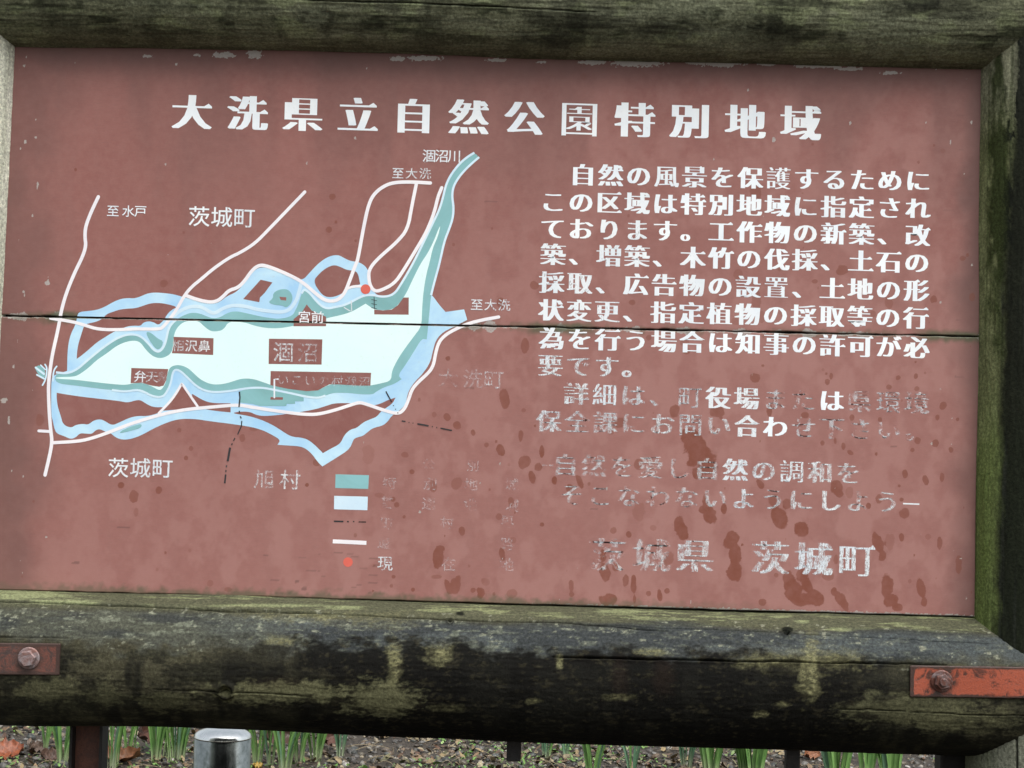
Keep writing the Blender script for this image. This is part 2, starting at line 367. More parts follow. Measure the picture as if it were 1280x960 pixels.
def paint_bottom(V, X, Y, lx, arc, T):
    a, b, g = rail_common(V, lx, arc, 300)
    y0 = Y - 737 - 0.028 * X                                   # height below the panel's edge, along the rail
    n2 = fbm(lx * 70, arc * 110, 350, 5)
    fine = fbm(lx * 150, arc * 330, 360, 4)
    hz_ = fbm(lx * 30, arc * 240, 361, 4)
    c = np.tile(np.array((0.062, 0.059, 0.036)), (len(V), 1))
    c = blend(c, (0.032, 0.033, 0.020), sstep(0.42, 0.62, a) * 0.7)
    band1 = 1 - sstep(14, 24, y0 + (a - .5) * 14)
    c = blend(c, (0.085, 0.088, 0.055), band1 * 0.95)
    c = blend(c, (0.20, 0.22, 0.115), band1 * sstep(0.50, 0.60, hz_) * sstep(.4, .6, a) * 0.85)
    band2 = sstep(16, 30, y0 + (a - .5) * 16) * (1 - sstep(44, 74, y0 + (b - .5) * 44))
    c = blend(c, (0.062, 0.074, 0.078), band2 * 0.85)  # sky's blue sheen on the wet upper side, put into the tint
    c = blend(c, (0.072, 0.074, 0.052), band2 * (1 - sstep(180, 420, X + (a - .5) * 300)) * .8)
    c = blend(c, (0.030, 0.034, 0.036), band2 * sstep(0.45, 0.6, fbm(lx * 6, arc * 30, 366, 4)) * 0.7)
    c = blend(c, (0.15, 0.165, 0.125), band2 * sstep(0.53, 0.64, hz_ * .5 + n2 * .5) * (1 - 0.6 * sstep(500, 800, X)) * 0.8)
    c = blend(c, (0.26, 0.27, 0.20), (y0 < 70) * (y0 > 14) * sstep(0.64, 0.71, fine * .4 + n2 * .6) * 0.75)
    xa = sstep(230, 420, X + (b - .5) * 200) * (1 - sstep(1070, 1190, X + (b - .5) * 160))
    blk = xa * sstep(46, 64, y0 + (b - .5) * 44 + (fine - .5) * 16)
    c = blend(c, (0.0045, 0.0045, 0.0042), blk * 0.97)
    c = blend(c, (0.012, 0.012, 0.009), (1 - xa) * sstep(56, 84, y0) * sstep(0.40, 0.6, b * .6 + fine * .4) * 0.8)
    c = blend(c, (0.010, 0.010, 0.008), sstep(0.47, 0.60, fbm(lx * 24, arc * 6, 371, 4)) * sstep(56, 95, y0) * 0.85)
    c = blend(c, (0.05, 0.045, 0.026), blk * sstep(0.56, 0.68, n2 * .6 + fine * .4) * 0.4)
    nf = n2 * .45 + fine * .30 + b * .25
    for x, y, rx, ry, k in ((345, 866, 72, 13, 1.), (478, 874, 44, 19, .95), (205, 878, 30, 12, .5), (60, 860, 45, 12, .5), (130, 868, 20, 16, .4), (1150, 888, 80, 20, .6), (1195, 900, 60, 14, .4)):
        c = blend(c, (0.125, 0.125, 0.068), spot(X, Y, x, y, rx, ry, .35, nf, 1.5) * k)
    for x, y, rx, ry, k in ((493, 822, 7, 24, .9), (552, 816, 17, 11, .8), (1012, 838, 11, 34, .9), (1040, 826, 34, 10, .6), (960, 826, 40, 8, .4), (699, 828, 4, 8, 1.), (665, 876, 7, 3, .8), (350, 800, 24, 5, .6),
                            (360, 770, 50, 6, .5), (815, 815, 20, 4, .8), (770, 872, 16, 3, .5), (950, 893, 6, 3, .8), (978, 880, 7, 3, .9), (560, 885, 22, 4, .35), (1000, 826, 60, 14, .3), (460, 776, 60, 8, .4)):
        c = blend(c, (0.19, 0.185, 0.095), spot(X, Y, x, y, rx, ry, .6, nf, 2.6) * k * (.35 + .65 * sstep(.44, .56, fine)))
    for x, y, rx, ry in ((25, 744, 60, 6), (80, 752, 40, 3), (430, 760, 26, 2), (780, 764, 30, 2), (1002, 777, 8, 2), (1050, 787, 14, 2), (975, 771, 10, 1.6), (330, 757, 60, 2)):
        c = blend(c, (0.22, 0.245, 0.13), spot(X, Y, x, y, rx, ry, .5, hz_, 1.0) * .85)
    for x, y, rx, ry in ((575, 767, 6, 3), (985, 787, 6, 3)):
        c = blend(c, (0.01, 0.012, 0.008), spot(X, Y, x, y, rx, ry, .3, b, .5))
    for x, y, rx, ry in ((830, 845, 12, 20), (775, 845, 10, 22), (345, 855, 30, 8)):
        c = blend(c, (0.035, 0.02, 0.013), spot(X, Y, x, y, rx, ry, .7, nf, 1.2) * .22)
    return c
def paint_right(V, X, Y, lx, arc, T):
    a = fbm(lx * 5, arc * 30, 400, 5); b = fbm(lx * 24, arc * 60, 450, 5); v = fbm(lx * 3, arc * 120, 470, 4)
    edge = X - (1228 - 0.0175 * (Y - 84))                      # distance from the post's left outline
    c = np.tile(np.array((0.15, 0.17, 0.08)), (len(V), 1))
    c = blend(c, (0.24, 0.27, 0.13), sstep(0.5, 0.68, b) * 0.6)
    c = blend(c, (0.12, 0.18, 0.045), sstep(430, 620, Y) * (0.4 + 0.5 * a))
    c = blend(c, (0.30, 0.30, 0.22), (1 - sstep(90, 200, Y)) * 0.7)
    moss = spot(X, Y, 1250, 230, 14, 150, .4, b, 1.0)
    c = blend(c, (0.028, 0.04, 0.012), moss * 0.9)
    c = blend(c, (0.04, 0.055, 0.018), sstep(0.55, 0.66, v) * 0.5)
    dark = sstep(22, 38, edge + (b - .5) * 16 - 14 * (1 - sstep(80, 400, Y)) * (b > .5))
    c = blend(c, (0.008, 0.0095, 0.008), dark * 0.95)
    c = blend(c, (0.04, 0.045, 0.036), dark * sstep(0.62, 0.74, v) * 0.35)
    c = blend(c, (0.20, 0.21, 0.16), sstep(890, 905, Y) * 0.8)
    return c
def paint_left(V, X, Y, lx, arc, T):
    a = fbm(lx * 5, arc * 30, 500, 5); v = fbm(lx * 3, arc * 130, 570, 4)
    c = np.tile(np.array((0.66, 0.68, 0.57)), (len(V), 1))
    c = blend(c, (0.45, 0.47, 0.38), sstep(0.45, 0.65, v) * 0.6)
    c = blend(c, (0.74, 0.75, 0.66), sstep(0.55, 0.7, a) * 0.6)
    return c

RL = 0.121
AY = 0.018                                                      # log axes just behind the panel's face
zt0, zt1 = on_y(17.5, 56)[2], on_y(1228, 84)[2]
zb0, zb1 = on_y(-6, 737)[2], on_y(1217, 771)[2]
hz = math.sqrt(RL ** 2 - AY ** 2)
XL, XR = -BW / 2 - 0.118, BW / 2 + 0.118
PY = AY + 0.011
log('top_rail', (XL - 0.02, AY, zt0 + hz - .002), (XR, AY, zt1 + hz - .002), RL, paint_top, 1150,
    cracks=((0.0, 0.62, 0.064, 0.045, 0.0011, 0.008), (0.30, 0.99, 0.033, 0.048, 0.0013, 0.010), (0.02, 0.50, 0.012, 0.004, 0.0009, 0.005),
            (0.55, 0.9, -0.004, -0.012, 0.0009, 0.005), (0.1, 0.40, -0.026, -0.034, 0.0008, 0.004), (0.62, 0.98, 0.10, 0.09, 0.0015, 0.01),
            (0.33, 0.6, -0.048, -0.054, 0.0009, 0.004)), seed=1)
RB = 0.1262
hb = math.sqrt(RB ** 2 - AY ** 2) + .0035
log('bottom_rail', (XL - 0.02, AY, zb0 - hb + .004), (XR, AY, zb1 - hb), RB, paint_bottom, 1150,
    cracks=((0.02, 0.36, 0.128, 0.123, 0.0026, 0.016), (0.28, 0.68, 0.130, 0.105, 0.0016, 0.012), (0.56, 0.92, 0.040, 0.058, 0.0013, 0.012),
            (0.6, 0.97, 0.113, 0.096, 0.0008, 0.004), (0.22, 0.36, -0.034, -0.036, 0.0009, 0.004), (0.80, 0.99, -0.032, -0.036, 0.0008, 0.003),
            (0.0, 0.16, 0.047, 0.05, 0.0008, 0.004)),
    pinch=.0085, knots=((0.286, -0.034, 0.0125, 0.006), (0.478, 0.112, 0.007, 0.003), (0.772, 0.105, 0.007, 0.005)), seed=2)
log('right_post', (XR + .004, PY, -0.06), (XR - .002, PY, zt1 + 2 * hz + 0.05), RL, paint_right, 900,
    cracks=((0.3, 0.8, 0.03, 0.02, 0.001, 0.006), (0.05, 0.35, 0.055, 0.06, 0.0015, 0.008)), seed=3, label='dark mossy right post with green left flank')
log('left_post', (XL - .012, PY, -0.06), (XL + .004, PY, zt0 + 2 * hz + 0.05), RL, paint_left, 700,
    cracks=((0.3, 0.8, -0.11, -0.12, 0.001, 0.005),), seed=4, dense=200, label='pale grey left post')

# ------------------------------------------------------------------ panels
SEAM_L, SEAM_R = (0, 395.0), (1240, 421.5)
def seam_y(x): return SEAM_L[1] + (SEAM_R[1] - SEAM_L[1]) * x / 1240.0
sl, sr = on_y(*SEAM_L), on_y(*SEAM_R)
SEAM_M = (sr[2] - sl[2]) / (sr[0] - sl[0])
def seam_z(x): return sl[2] + (x - sl[0]) * SEAM_M

STAINS = [(843,514,6,9,0,.8),(862,546,12,10,0,.95),(868,558,14,13,0,1),(876,572,17,14,0,1),(884,582,13,10,0,1),(872,592,6,8,0,1),(897,515,9,7,0,.85),(775,529,6,7,0,.8),(764,538,6,5,0,.5),(665,597,4,9,-15,.9),(693,600,3,5,0,1),
(724.5,602,4,8,-20,.9),(712,610,4,5,0,.9),(673,584,5,5,0,.8),(677,565,3,8,0,1),(798,581,6,7,0,.7),(950,604,4,7,-35,.9),(878,637,5,5,0,1),(887,642,8,14,-18,1),(882,627,4,10,0,.7),(905,636,4,7,0,1),(849,656,6.5,12,0,.95),
(854,666,6,9,0,1),(817,660,4,4,0,.4),(799,640,8,10,0,.35),(767,663,4,4,0,.6),(786,668,3.5,4,0,.9),(755.6,715,7,11,-15,.9),(754,693,4,8,0,.9),(770,709,5,5,0,.7),(759.6,750,11,8,0,.9),(782,726,4,7,0,.8),(792,730,3.5,13,0,.9),
(793,748,2,6,0,.9),(824.7,744.6,3.5,8,-10,.9),(834,739,3.5,3.5,0,.9),(810.6,742,3,3,0,.8),(714,732.6,3,7,0,.7),(714.5,743,3,3,0,.7),(914,676,9,11,20,1),(919,692,8,14,0,1),(918,714,9,12,0,1),(835,698,7,9,0,.6),
(974.7,647.7,9,14,-25,1),(968,626,7,8,0,.8),(984,630,6,6,0,.7),(1001,661,8,10,-20,1),(1045.5,609,8,8,0,.9),(1049,617,5,5,0,.9),(1062,616,5,7,0,.4),(1098,680,6,14,-20,.9),(1103,694,5,7,0,.9),(1112,676,6,10,0,.35),
(1127,671,3.5,5,0,.9),(1130,641.6,6.5,6.5,0,.8),(1127,624.7,3,3,0,.9),(1085.6,632.7,3,4,0,.9),(1099,624,4,6,0,.7),(1174.6,679,3,8,0,.8),(1160,671,3.5,3.5,0,.4),(1198,705.5,4,11,0,.7),(1109,733,8,16,0,.95),(1113,750,9,9,0,.95),
(1121,759,7,5,0,.9),(1152,736,5.5,12,-10,.9),(1155,753,4,6,0,.9),(986,727,8,13,-10,.9),(992,740,11,13,-20,1),(1004,749,15,9,0,1),(1020,747,10,10,0,1),(1003,719,8,8,0,.8),(1009,731,6,12,-20,1),(1052,750,6,14,-30,.9),
(1042.5,739.6,4,5,0,.9),(1035,720,7,5,0,.6),(953.5,753,5,4,0,.8),(970,719,3,3,0,.6),(1045,700,3,6,0,.6),(1157,600,4,6,-15,.9),(1177.6,597,3,6,0,.8),(1131,592.7,3.5,5,0,.9),(1124,607.5,2,2,0,.8),(1063,566,5,3,30,.8),
(944,472,6,5.5,0,.8),(1038.7,470,2.5,4.5,0,.8),(1034,477.4,3,4,0,.8),(1122.5,472,3,3,0,.8),(1145,470,3,3.5,0,.8),(1111,484,3.5,3,0,.7),(1146,486,3,3,0,.7),(1178.7,507,4.5,5,0,.8),(961.6,513,3.5,8,0,.9),(1005.8,519,5,4,0,.8),
(1065,522,3,4,0,.8),(1100,524.7,3,4,-20,.8),(1171.7,522,2.5,3.5,0,.8),(1197,524,2.5,3,0,.8),(1147,551,4,5,-15,.8),(1169,554,4,4.5,0,.8),(1140.8,562.6,3,3,0,.8),(1188.6,562,3,4,0,.8),(1054.4,558,3,5,0,.8),(1028,554,2.5,3,0,.8),
(1044,551.4,2,4,0,.8),(945.5,376,6,15,0,.55),(952,396,4,8,0,.4),(921.6,401.7,8,5,0,.4),(923,343,6,7,0,.5),(790,378,4,3.5,0,.7),(668,356.6,5,5,0,.7),(811,422.4,3.5,3.5,0,.7),(858,439.4,5,4,0,.7),(856,428,6,5,0,.5),(700,433.6,4,4,0,.5),
(953.5,457,2,2,0,.8),(1052.7,338,8,6,0,.75),(1018,352,4,3,0,.7),(1111,378,5,8,0,.55),(1167,374,4.5,5,0,.8),(1215,372,4,5,0,.6),(1091,392.4,4,4,0,.5),(945,240,7,9,0,.7),(901.7,219,4,4,0,.4),(1203.5,323,3.5,3,0,.7),
(416,246,4,3.7,0,.75),(411,287,3.5,3.5,0,.75),(444.7,301,2,2,0,.7),(626,378.7,4.5,8,0,.7),(415,360,8,8,0,.5),(560,448,3.2,3.2,0,.9),(630.8,499.6,6,12,-5,.85),(656,432,5,9,0,.8),(559,521.6,4,5,-20,.8),(572,532,5,5,0,.8),
(591.4,540.8,3,4,0,.8),(608,556,3,3,0,.7),(625.4,562.5,5,6.5,-15,.9),(651,544.8,3.5,6.5,0,.8),(654.7,578,6,8,0,.8),(655,513,3,2.5,0,.6),(543,518,3,3.5,0,.5),(515,590,3,3,0,.9),(506,568.7,4,3.5,0,.6),(460.8,568,8,12,0,.25),
(540.5,607,5,8,-10,.6),(571,604.5,6,8,25,.5),(395.7,578,4,4,0,.7),(377.6,538,2.3,2.3,0,.7),(383.7,606,2.5,2.5,0,.9),(401,519.5,7,2.5,0,.6),(548,696,7,14,10,.9),(551,686,5,5,0,.9),(627.5,692.5,4,8,-15,.9),(569,732.5,7,12,15,.8),
(560,733,4,9,-20,.8),(601,741,5,7,0,.9),(591,738,3.2,3,0,.8),(516,737,2.5,2.5,0,.9),(491.7,721,2.7,2.5,0,.8),(489,732.5,2.5,2.5,0,.6),(546,721,6,2.5,0,.5),(577.5,664,3.5,5,-10,.8),(624,646,4,4,0,.6),(638.7,627,3.5,6,0,.7),
(641,675,4,4,0,.4),(505,646,2.3,2.3,0,.8),(496,631,3,3,0,.8),(491,624,3,3,0,.8),(475,619,6,3,0,.4),(677.5,655.5,2.7,2.5,0,.9),(657.5,577,6,7,0,.7),(626,564,5,6,0,.8),(49.7,525,5,7,0,.5),(99.6,510,7,6,0,.4),(224,538,3,3,0,.6),
(303,547.4,4,4.5,0,.6),(317,536,5,3,0,.5),(239,560.7,2.5,3,0,.6),(232.4,572.6,3,3,0,.8),(151,606.6,4,4,0,.9),(198.7,612,4,5,0,.9),(166.8,621,6,8,0,.75),(227,494,2.5,2.5,0,.9),(204.5,354,4.5,4.5,0,.6),(229.7,290.6,2,2,0,.6),
(730,95.6,4,4,0,.25),(1178.7,188.6,3.5,3.5,0,.4),(263,729,4,4,0,.4),(285,737,5,3,0,.5),(170,640,3,6,0,.4),(640,742,6,5,0,.5),(606,727,5,5,0,.3)]
CHIPS = [(185.6,70,8,2.5,.35),(245.6,69,5,2,.9),(280,68.6,14,3.4,1),(318.8,68.3,10,5,1),(498,73.5,10,3,1),(531,73,20,2.8,1),(621,75.4,14,2.4,.8),(677.5,77.6,8,1.6,.7),(741,78,16,2.8,1),(797.5,78,32,5.5,1),(868,78.4,12,2,.9),
(899,79.5,28,4,1),(957.5,80,12,2.2,1),(1025,82,32,2.8,1),(1062,86,18,2,1),(1113,91,12,2,.9),(444,172,2,3,.6),(967,174,2.5,4,.6),(1063,154,1.5,2.5,.8),(935,113,1.5,2,.8),(45,172,1.5,2,.8),(32,178,1.5,3,.7),(47,231,1.2,4,.8),
(59.5,354,3,2.5,1),(59.7,349,.8,6,.9),(41,270,1,2.5,.8),(29.5,365,1.6,2,.8),(30,82,1.5,1.5,.7),(1188,179,1.2,3,.8),(1215,331,1.5,1.5,.8),(207,205,1,2,.6),(220,80,1.5,1.5,.8),(5,500,5,3,.7),(11,525,1.5,6,.4),(600,604,1.2,1.2,1),(625,580,1.5,3,.4)]
def panel(name, lo_fn, hi_fn, label, step=0.00235):
    nx = int(BW / step); 
    x = np.linspace(-BW / 2 - 0.02, BW / 2 + 0.02, nx)
    zmin = lo_fn(x); zmax = hi_fn(x)
    nz = int(np.mean(zmax - zmin) / step)
    t = np.linspace(0, 1, nz)
    X = np.broadcast_to(x, (nz, nx)); Z = zmin[None, :] + (zmax - zmin)[None, :] * t[:, None]
    V = np.stack([X.ravel(), np.zeros(X.size), Z.ravel()], 1)
    P = to_px(V); px, py = P[:, 0], P[:, 1]
    n1 = fbm(px / 7, py / 7, 3, 3); n2 = fbm(px / 2.6, py / 2.2, 5, 3); nl = fbm(px / 60, py / 60, 7, 4); nv = fbm(px / 70, py / 260, 9, 3)
    stain = np.zeros(len(V)); stk = np.zeros(len(V))
    for (sx, sy, rx, ry, ang, k) in STAINS:
        m = (np.abs(px - sx) < 40) & (np.abs(py - sy) < 40)
        if not m.any(): continue
        ca, sa = math.cos(math.radians(ang)), math.sin(math.radians(ang))
        dx, dy = px[m] - sx, py[m] - sy
        q = np.sqrt(((dx * ca + dy * sa) / rx) ** 2 + ((-dx * sa + dy * ca) / ry) ** 2) + (n1[m] - .5) * 0.7
        s = 1 - sstep(0.55, 1.5, q)
        stain[m] = np.maximum(stain[m], s); stk[m] = np.where(s > .05, np.maximum(stk[m], k * .92), stk[m])
    rr = np.random.default_rng(5)
    for _ in range(150):                                        # small drips and dots, thicker towards the lower right
        sx, sy = rr.uniform(20, 1215), 140 + 620 * rr.random() ** 0.7
        if rr.random() > 0.25 + 0.75 * sx / 1215: continue
        r_ = rr.uniform(0.8, 2.2); m = (np.abs(px - sx) < 6) & (np.abs(py - sy) < 6)
        s = 1 - sstep(.5, 1.6, np.hypot(px[m] - sx, (py[m] - sy) * .8) / r_)
        stain[m] = np.maximum(stain[m], s); stk[m] = np.where(s > .05, np.maximum(stk[m], rr.uniform(.3, .9)), stk[m])
    chip = np.zeros(len(V))
    for (sx, sy, rx, ry, k) in CHIPS:
        m = (np.abs(px - sx) < rx * 2 + 4) & (np.abs(py - sy) < ry * 2 + 4)
        q = np.sqrt(((px[m] - sx) / rx) ** 2 + ((py[m] - sy) / ry) ** 2) + (n2[m] - .5) * 1.6
        chip[m] = np.maximum(chip[m], (1 - sstep(.45, 1.6, q)) * (.55 + .45 * k))
    for _ in range(70):
        sx, sy = rr.uniform(15, 1215), rr.uniform(70, 760)
        if rr.random() < 0.5: sx = rr.choice([rr.uniform(12, 60), rr.uniform(1150, 1215)])
        r_ = rr.uniform(0.7, 1.5); m = (np.abs(px - sx) < 5) & (np.abs(py - sy) < 5)
        chip[m] = np.maximum(chip[m], (1 - sstep(.7, 1.2, np.hypot(px[m] - sx, (py[m] - sy) * rr.uniform(.4, 1)) / r_)) * rr.uniform(.5, 1))
    ds = py - seam_y(px)
    ragged = 2.0 + 7 * np.maximum(0, fbm(px / 22, px * 0, 12, 4) - .52) * 4
    chip = np.maximum(chip, (1 - sstep(ragged * .7, ragged, np.abs(ds) + (n2 - .5) * 3)) * 0.62)
    bot = (771 - 737) / 1223.0 * (px + 6) + 737 - py
    chip = np.maximum(chip, (1 - sstep(1.5, 3.5, bot + (n2 - .5) * 5)) * .75 * sstep(300, 900, px))
    moss = (1 - sstep(1.0, 8, np.abs(ds) + (n1 - .5) * 9)) * 0.45 * (0.35 + 0.65 * (fbm(px / 45, px * 0, 15, 3) > .5))
    for mx, w_ in ((300, 60), (375, 34), (85, 50), (460, 40), (1190, 60), (700, 60)):
        moss = np.maximum(moss, (1 - sstep(.4, 1, np.abs(px - mx) / w_)) * (1 - sstep(2, 11, np.abs(ds) + (n1 - .5) * 8)) * .85)
    moss = np.maximum(moss, (1 - sstep(1, 12, bot + (n1 - .5) * 16)) * (1 - sstep(200, 640, np.abs(px - 430))) * .7)
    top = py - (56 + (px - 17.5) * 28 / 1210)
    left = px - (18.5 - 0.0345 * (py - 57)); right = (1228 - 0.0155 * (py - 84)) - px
    gr = 0.62 * (1 - sstep(2, 62 + 60 * (nv - .5), top)) * (0.6 + .6 * nl)  # rail's shade painted in together with dirt along the top
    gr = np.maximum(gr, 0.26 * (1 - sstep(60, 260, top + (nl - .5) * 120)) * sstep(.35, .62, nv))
    gr = np.maximum(gr, 0.50 * (1 - sstep(3, 95, left + (nl - .5) * 70)) * (0.55 + .8 * nv))  # darker towards the left edge
    gr = np.maximum(gr, 0.52 * (1 - sstep(2, 48, right + (nl - .5) * 45)) * (0.5 + .9 * nv))  # darker towards the right edge
        # hairline checks in the paint
    for k in range(46):
        sx, sy = (rr.uniform(330, 480), rr.uniform(690, 742)) if k < 26 else ((rr.uniform(1185, 1216), rr.uniform(120, 640)) if k < 36 else (rr.uniform(60, 1150), rr.uniform(200, 750)))
        ln = rr.uniform(1.5, 6) if k < 26 else rr.uniform(3, 9); m = (np.abs(px - sx) < ln) & (np.abs(py - sy - (px - sx) * .03) < .9)
        gr[m] = np.maximum(gr[m], rr.uniform(.2, .5))
    sky_sheen = sstep(.40, .62, fbm(px / 22, py / 30, 33, 5)) * .26 * sstep(150, 500, py * .5 + px * .4) + 0.24 * sstep(250, 760, py * .8 + px * .2)  # sky's pale reflection painted into the colour, stronger lower down
    sky_sheen = np.clip(sky_sheen, 0, .6) * (1 - gr)
    ring = nx * nz
    F = grid_faces(nx, nz)
    # returned edges give the sheet its 12 mm thickness
    def row(idx):
        return V[idx] + np.array([0, 0.012, 0])
    per = np.concatenate([np.arange(nx), np.arange(1, nz) * nx + nx - 1, (nz - 1) * nx + np.arange(nx - 2, -1, -1), np.arange(nz - 2, 0, -1) * nx])
    V2 = np.concatenate([V, row(per)]); q = np.arange(len(per)); qn = (q + 1) % len(per)
    S = np.stack([per[qn], per[q], ring + q, ring + qn], 1)
    ext = lambda v, d: np.concatenate([v, np.full(len(per), d)])
    me = mesh_np(name, V2, np.concatenate([F, S]), M_PANEL, False,
                 attrs=dict(stain=ext(stain, 0), stain_strength=ext(stk, 0), chip=ext(chip, 0), grime_shade=ext(gr, .8), sky_sheen=ext(sky_sheen, 0), moss=ext(moss, .5)))
    return link(name, me, SIGN, label=label)
GAP = 0.0022
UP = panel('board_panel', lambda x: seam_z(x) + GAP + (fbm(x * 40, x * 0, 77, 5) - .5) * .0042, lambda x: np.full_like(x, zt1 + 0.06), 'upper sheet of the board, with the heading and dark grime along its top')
def bot_z(x): return zb0 + (zb1 - zb0) * (x + BW / 2) / BW
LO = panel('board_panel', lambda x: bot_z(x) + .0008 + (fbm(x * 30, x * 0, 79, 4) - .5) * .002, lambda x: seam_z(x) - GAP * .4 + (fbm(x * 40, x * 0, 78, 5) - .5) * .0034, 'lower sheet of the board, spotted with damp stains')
m_, n_, l_, b_ = nmat('dark_board_edge'); b_.inputs['Base Color'].default_value = (0.012, 0.010, 0.008, 1); b_.inputs['Roughness'].default_value = .9

def box(name, lo, hi, mat, parent=None, bevel=0.0, **props):
    bm = bmesh.new(); bmesh.ops.create_cube(bm, size=1)
    for v in bm.verts:
        for i in range(3): v.co[i] = lo[i] + (v.co[i] + .5) * (hi[i] - lo[i])
    if bevel: bmesh.ops.bevel(bm, geom=bm.edges[:], offset=bevel, segments=2, affect='EDGES')
    me = bpy.data.meshes.new(name); bm.to_mesh(me); bm.free(); me.materials.append(mat)
    return link(name, me, parent, **props)
box('backing_board', (-BW / 2 - .015, 0.0135, zb1 - .04), (BW / 2 + .015, 0.026, zt1 + .05), m_, SIGN)

# ------------------------------------------------------------------ print on the panels
LAYER = [0.0]
def flat(name, V2, F, mat, layer, wear=0.0, **props):
    """flat print: 2D board coordinates (x,z); cut at the seam between the two sheets"""
    LAYER[0] = (LAYER[0] + 0.031) % 0.9                          # every print lies a hair above the one before
    y = -0.00006 * (layer + LAYER[0]) - 0.00015
    base = bmesh.new()
    wl_ = base.verts.layers.float.new('wear')
    w = np.broadcast_to(np.asarray(wear, float), (len(V2),))
    vs = []
    for (x, z), ww in zip(V2, w):
        v = base.verts.new((float(x), y, float(z))); v[wl_] = float(ww); vs.append(v)
    for f in F:
        try: base.faces.new([vs[i] for i in f])
        except ValueError: pass
    n0 = Vector((-SEAM_M, 0, 1)).normalized()
    x0 = sl[0]
    out = []
    zs = V2[:, 1] - np.array([seam_z(x) for x in V2[:, 0]])
    for side, par in ((1, UP), (-1, LO)):
        if side == 1 and zs.max() < GAP: continue
        if side == -1 and zs.min() > -GAP: continue
        bm = base.copy()
        if zs.max() > -GAP and zs.min() < GAP:
            bmesh.ops.bisect_plane(bm, geom=bm.verts[:] + bm.edges[:] + bm.faces[:], plane_co=(x0, 0, seam_z(x0) + side * GAP * (1.2 if side == 1 else .7)),
                                   plane_no=n0 * side, clear_inner=True)
        if len(bm.faces) == 0: bm.free(); continue
        bmesh.ops.recalc_face_normals(bm, faces=bm.faces[:])
        me = bpy.data.meshes.new(name); bm.to_mesh(me); bm.free(); me.materials.append(mat)
        out.append(link(name, me, par, **props))
    base.free()
    return out
def chaikin(p, closed, it=2):
    p = np.array(p, float)
    for _ in range(it):
        if closed:
            q = np.roll(p, -1, 0); p = np.stack([p * .75 + q * .25, p * .25 + q * .75], 1).reshape(-1, 2)
        else:
            a, b = p[:-1], p[1:]; m = np.stack([a * .75 + b * .25, a * .25 + b * .75], 1).reshape(-1, 2)
            p = np.concatenate([p[:1], m, p[-1:]])
    return p
def poly(name, pts, mat, layer, smooth=2, wear=0.0, **props):
    p = chaikin(pts, True, smooth) if smooth else np.array(pts, float)
    v = board_xz(p)
    tris = tessellate_polygon([[Vector((a, b, 0)) for a, b in v]])
    return flat(name, v, [list(t) for t in tris], mat, layer, wear, **props)
def stroke_geo(pts, w, smooth=2, cap=True):
    p = chaikin(pts, False, smooth) if smooth else np.array(pts, float)
    d = np.gradient(p, axis=0); d /= (np.linalg.norm(d, axis=1)[:, None] + 1e-9)
    nrm = np.stack([-d[:, 1], d[:, 0]], 1)
    V = np.concatenate([p + nrm * w / 2, p - nrm * w / 2]); n = len(p)
    F = [[i, i + 1, n + i + 1, n + i] for i in range(n - 1)]
    if cap:
        for c, dd in ((0, -1), (n - 1, 1)):
            s = len(V); ang0 = math.atan2(d[c][1] * dd, d[c][0] * dd)
            arcp = [p[c] + w / 2 * np.array([math.cos(ang0 + t), math.sin(ang0 + t)]) for t in np.linspace(-math.pi / 2, math.pi / 2, 7)]
            V = np.concatenate([V, arcp]); F.append(list(range(s, s + 7)))
    return V, F
def stroke(name, pts, w, mat, layer, smooth=2, wear=0.03, cap=True, **props):
    V, F = stroke_geo(pts, w, smooth, cap)
    return flat(name, board_xz(V), F, mat, layer, wear, **props)

# --- the map --------------------------------------------------------
OUT_TOP = [(97.8,390),(110.3,388.8),(121.3,387.3),(130.6,383.8),(140,378.3),(149.4,374),(158.8,372.5),(168.1,373.1),(176,370.5),(183.8,366.9),(193,365.5),(205.6,366.3),(218,368),(229,371.3),
(239,374),(250,378),(262.5,380),(273.4,378.6),(284.4,369.7),(293.8,366),(301.6,359),(310.9,346.6),(318.8,337.2),(326.6,333.8),(337.5,335.6),(350,340.3),(365.6,345.8),(378,351),
(388,339.8),(397.5,329.7),(406.9,322.7),(416.3,319),(424,319),(430.3,322.7),(438,326.3),(447.5,327.3),(455.3,331.3),(460,337.5),(462.3,346.9),(463.9,356.3),(467.8,366),(475.6,371)]
RIVER_L = [(486.6,370.3),(494.4,365.6),(500.6,356.3),(510,340.6),(519.4,323.4),(530,301.6),(541.3,278.4),(549,262.8),(553.8,247),(556.9,233),(561.6,222),(567.8,212.8),(575.6,203.4),(585,195.6),(593,191)]
RIVER_R = [(599,196.4),(588,205.8),(578.8,215),(570.9,225.3),(566.3,234.7),(565,245.6),(567,258),(566.3,272),(561.6,286),(555.3,301.9),(549,331),(542.8,353),(538.9,368.8)]
